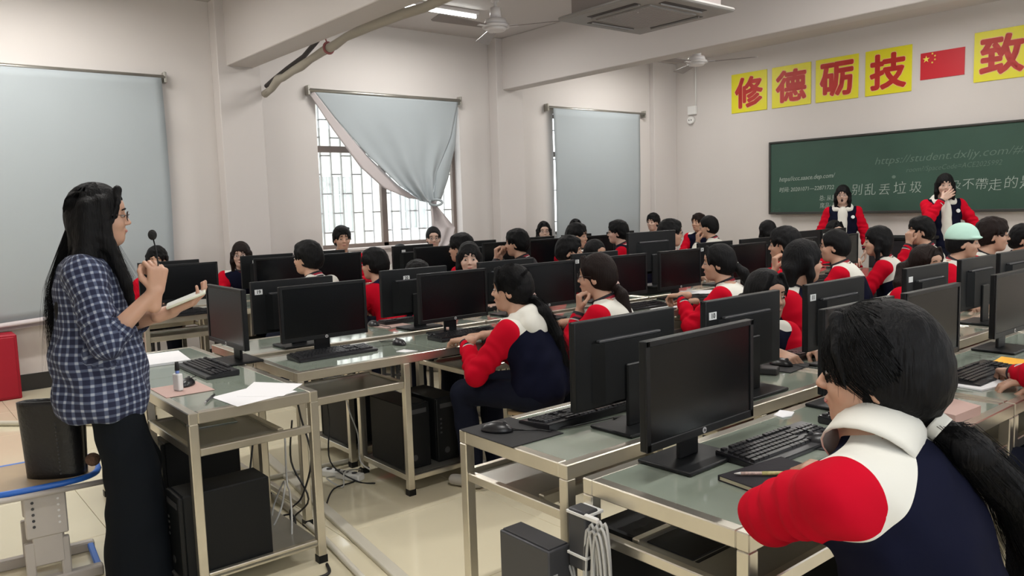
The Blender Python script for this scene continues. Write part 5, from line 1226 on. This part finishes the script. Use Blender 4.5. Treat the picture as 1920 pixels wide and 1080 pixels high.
# ---- person cut off by the right edge (row nearest the camera)
person('student cut off by the right edge with a red sleeve on the orange booklet', (-.74, 3.24, 1.10), 185, lean=.14, hpitch=.4, hair='pony', res=.010, arms={1: {'w': wl(wb((-.74, 3.24), 185, .14), 185, (-1.10, 3.36, .80)), 'd': wd(185, (-.5, .85, -.1)), 'n': V3(0, 0, 1), 'c': .6, 'pole': wd(185, (-.7, -1, -.4))}, -1: desk_arm(.14, .24, -1)})
# ---- middle rows with monitors seen from behind, facing the camera
person('girl with centre parted hair looking down behind monitor 20', (-4.83, 3.55, 1.10), -20, lean=.14, hyaw=-15, hpitch=.45, hair='bob', skin='skinp', res=.0095, arms=desk2(.14), yk=(-.02, .4))
person('student whose dark hair just shows over monitor 20', (-4.72, 3.02, 1.00), -10, lean=.18, hpitch=.9, hair='short', res=.011, arms=desk2(.18))
person('boy with a striped collar bowing his head towards the right in the middle rows', (-4.72, 4.50, 1.10), 15, lean=.18, hyaw=20, hpitch=.55, hair='short', hcol='hair', res=.010, arms=desk2(.18), yk=(-.05, .6))
person('student leaning on a hand behind the bowing boy', (-5.60, 5.44, 1.17), 5, lean=.14, hyaw=15, hpitch=.5, hair='short', res=.012, arms={1: desk_arm(.14, .25, 1), -1: fa(.14, 1.14, -1, dx=.05, y=.08)})
person('student asleep with only the crown visible left of the raised monitor', (-4.95, 5.03, 1.04), 0, lean=.2, hpitch=.9, hair='crop', res=.012, arms=desk2(.2))
person('student in glasses with wavy black hair right of the raised monitor', (-4.85, 5.95, 1.18), 15, lean=.14, hyaw=25, hpitch=.3, hair='short', glasses=True, res=.011, arms=desk2(.14), sz=1.05)
person('girl in glasses facing the camera below the yawning student', (-4.62, 8.55, 1.08), -30, lean=.14, hpitch=.3, hair='long', glasses=True, skin='skinp', res=.011, arms=desk2(.14), hood='cream')
person('student with a bowed dark head below the left end of the chalkboard', (-5.20, 8.10, 1.10), 10, lean=.2, hyaw=150, hpitch=.6, hair='bob', res=.012, arms=desk2(.2))
# ---- window row facing left
person('head of black hair seen behind the microphone hand', (-7.42, 2.02, 1.10), -25, lean=.18, hpitch=.8, hair='short', outfit='unin', res=.010, arms=desk2(.14))
person('boy with black hair and a white shouldered jacket facing left', (-5.82, 2.70, 1.13), 205, lean=.14, hyaw=12, hpitch=.12, hair='short', outfit='uniw', res=.009, yk=(-.12, .2), sz=1.06, arms=desk2(.14))
person('boy in a red coat with a navy hood bending over his desk', (-5.80, 3.28, 1.04), 205, lean=.22, hyaw=5, hpitch=.6, hair='short', outfit='unired', res=.0095, hood='navy', collar=False, yk=None, sz=1.06, arms=desk2(.22))
person('boy in a red collar looking down left behind the centre parted girl', (-5.84, 4.20, 1.12), 205, lean=.16, hyaw=10, hpitch=.35, hair='short', res=.010, arms=desk2(.16), sz=1.05)
person('boy in a black top with clasped hands before his face', (-5.84, 4.86, 1.13), 210, lean=.14, hyaw=12, hpitch=.25, hair='short', outfit='blackc', res=.010, yk=None, sz=1.05,
    arms={1: fa(.14, 1.13, 1, dx=.20, y=.03, dz=-.14, c=.85), -1: fa(.14, 1.13, -1, dx=.19, y=.03, dz=-.14, c=.85)})
person('boy in glasses with a red collar facing left before the raised monitor', (-5.85, 6.28, 1.17), 215, lean=.12, hyaw=10, hpitch=.15, hair='short', glasses=True, skin='skinp', res=.010, arms=desk2(.12), yk=None)
person('boy with swept hair holding a hand to his mouth by the front wall', (-5.85, 7.86, 1.16), 205, lean=.12, hyaw=12, hpitch=.15, hair='crop', outfit='uniw', res=.010, yk=(-.14, .2), sz=1.05, arms={1: fa(.12, 1.16, 1, dx=.11, c=.6, dz=-.17), -1: desk_arm(.12, .25, -1)})
# ---- last row at the windows, facing the camera
person('girl leaning her head on a hand by the left wall in a red sleeved jacket', (-7.48, 2.80, 1.10), -18, lean=.14, hyaw=-10, hpitch=.15, hair='bob', hcol='hairb', glasses=True, skin='skinp', res=.0095, arms={1: fa(.14, 1.10, 1, dx=.06, y=.08, dz=-.17, c=.7), -1: desk_arm(.14, .24, -1)})
person('boy with a black fringe seated in front of the bright window', (-7.50, 3.88, 1.20), -15, lean=.12, hyaw=0, hpitch=.25, hair='short', res=.010, sz=1.05, arms=desk2(.12))
person('student bending low in a white collar below the window sill', (-7.45, 4.55, .98), -10, lean=.22, hpitch=.9, hair='crop', res=.011, hood='cream', arms=desk2(.22))
person('boy with short greyish hair under the knotted blind', (-7.50, 5.02, 1.15), -25, lean=.12, hyaw=-5, hpitch=.25, hair='crop', glasses=True, skin='skinp', res=.010, arms=desk2(.12))
person('girl in glasses with long hair by the edge of the far blind', (-7.50, 6.70, 1.15), -30, lean=.12, hyaw=-5, hpitch=.1, hair='long', glasses=True, skin='skinp', res=.011, arms={1: fa(.12, 1.15, 1, dx=.04, y=.09, dz=-.16), -1: desk_arm(.12, .24, -1)})
person('girl with long centre parted hair in front of the far blind', (-7.50, 7.26, 1.16), -30, lean=.12, hyaw=-5, hpitch=.05, hair='long', skin='skinp', res=.011, arms=desk2(.12))
person('boy with a black fringe in the corner right of the far blind', (-7.50, 8.80, 1.19), -60, lean=.12, hyaw=-20, hpitch=.05, hair='short', skin='skinp', res=.011, arms=desk2(.12))
person('student with fluffy dark hair behind the boy holding his mouth', (-6.95, 9.12, 1.17), -70, lean=.12, hyaw=-20, hpitch=.15, hair='short', hcol='hairb', res=.011, arms=desk2(.12))
# ---- the two standing by the chalkboard
person('yawning girl in glasses standing by the chalkboard in an open school jacket', (-4.96, 9.36, 1.49), -62, lean=.01, hyaw=-5, hpitch=-.22, hair='bob', glasses=True, mouth='open', stand=True, res=.0095, hood='cream', collar=False, skin='skinp', sz=.97, yk=None,
    arms={s: {'w': V3(.06, s*.27, .78), 'd': V3(.2, 0, -1), 'n': V3(0, s, 0), 'c': .3} for s in (1, -1)})
person('girl covering her mouth with one hand while standing by the chalkboard', (-3.66, 9.08, 1.56), -52, lean=.01, hyaw=-8, hpitch=.12, hair='bob', stand=True, res=.009, hood='cream', collar=False, skin='skinp', sz=1.0, yk=None,
    arms={-1: {'w': V3(.13, -.055, 1.42), 'd': V3(-.1, .75, .55), 'n': V3(1, .1, .2), 'c': .25, 'th': .1, 'pole': V3(.1, -.8, -1)}, 1: {'w': V3(.10, .22, .93), 'd': V3(.3, -.6, -.8), 'n': V3(0, 1, 0), 'c': .5, 'pole': V3(-.2, 1, -.3)}})
# ---- stools under the seated people
k = 0
for o in [q for q in list(COL.objects) if q.get('category') == 'person']:
    lb = o['label']
    if 'standing' in lb or 'plaid' in lb: continue
    a = o.rotation_euler.z
    stool(o.location.x-.03*math.cos(a), o.location.y-.03*math.sin(a), a, 'stool under the '+' '.join(lb.split()[:11]))
# ---- prototypes end: nothing else
bpy.context.view_layer.update()
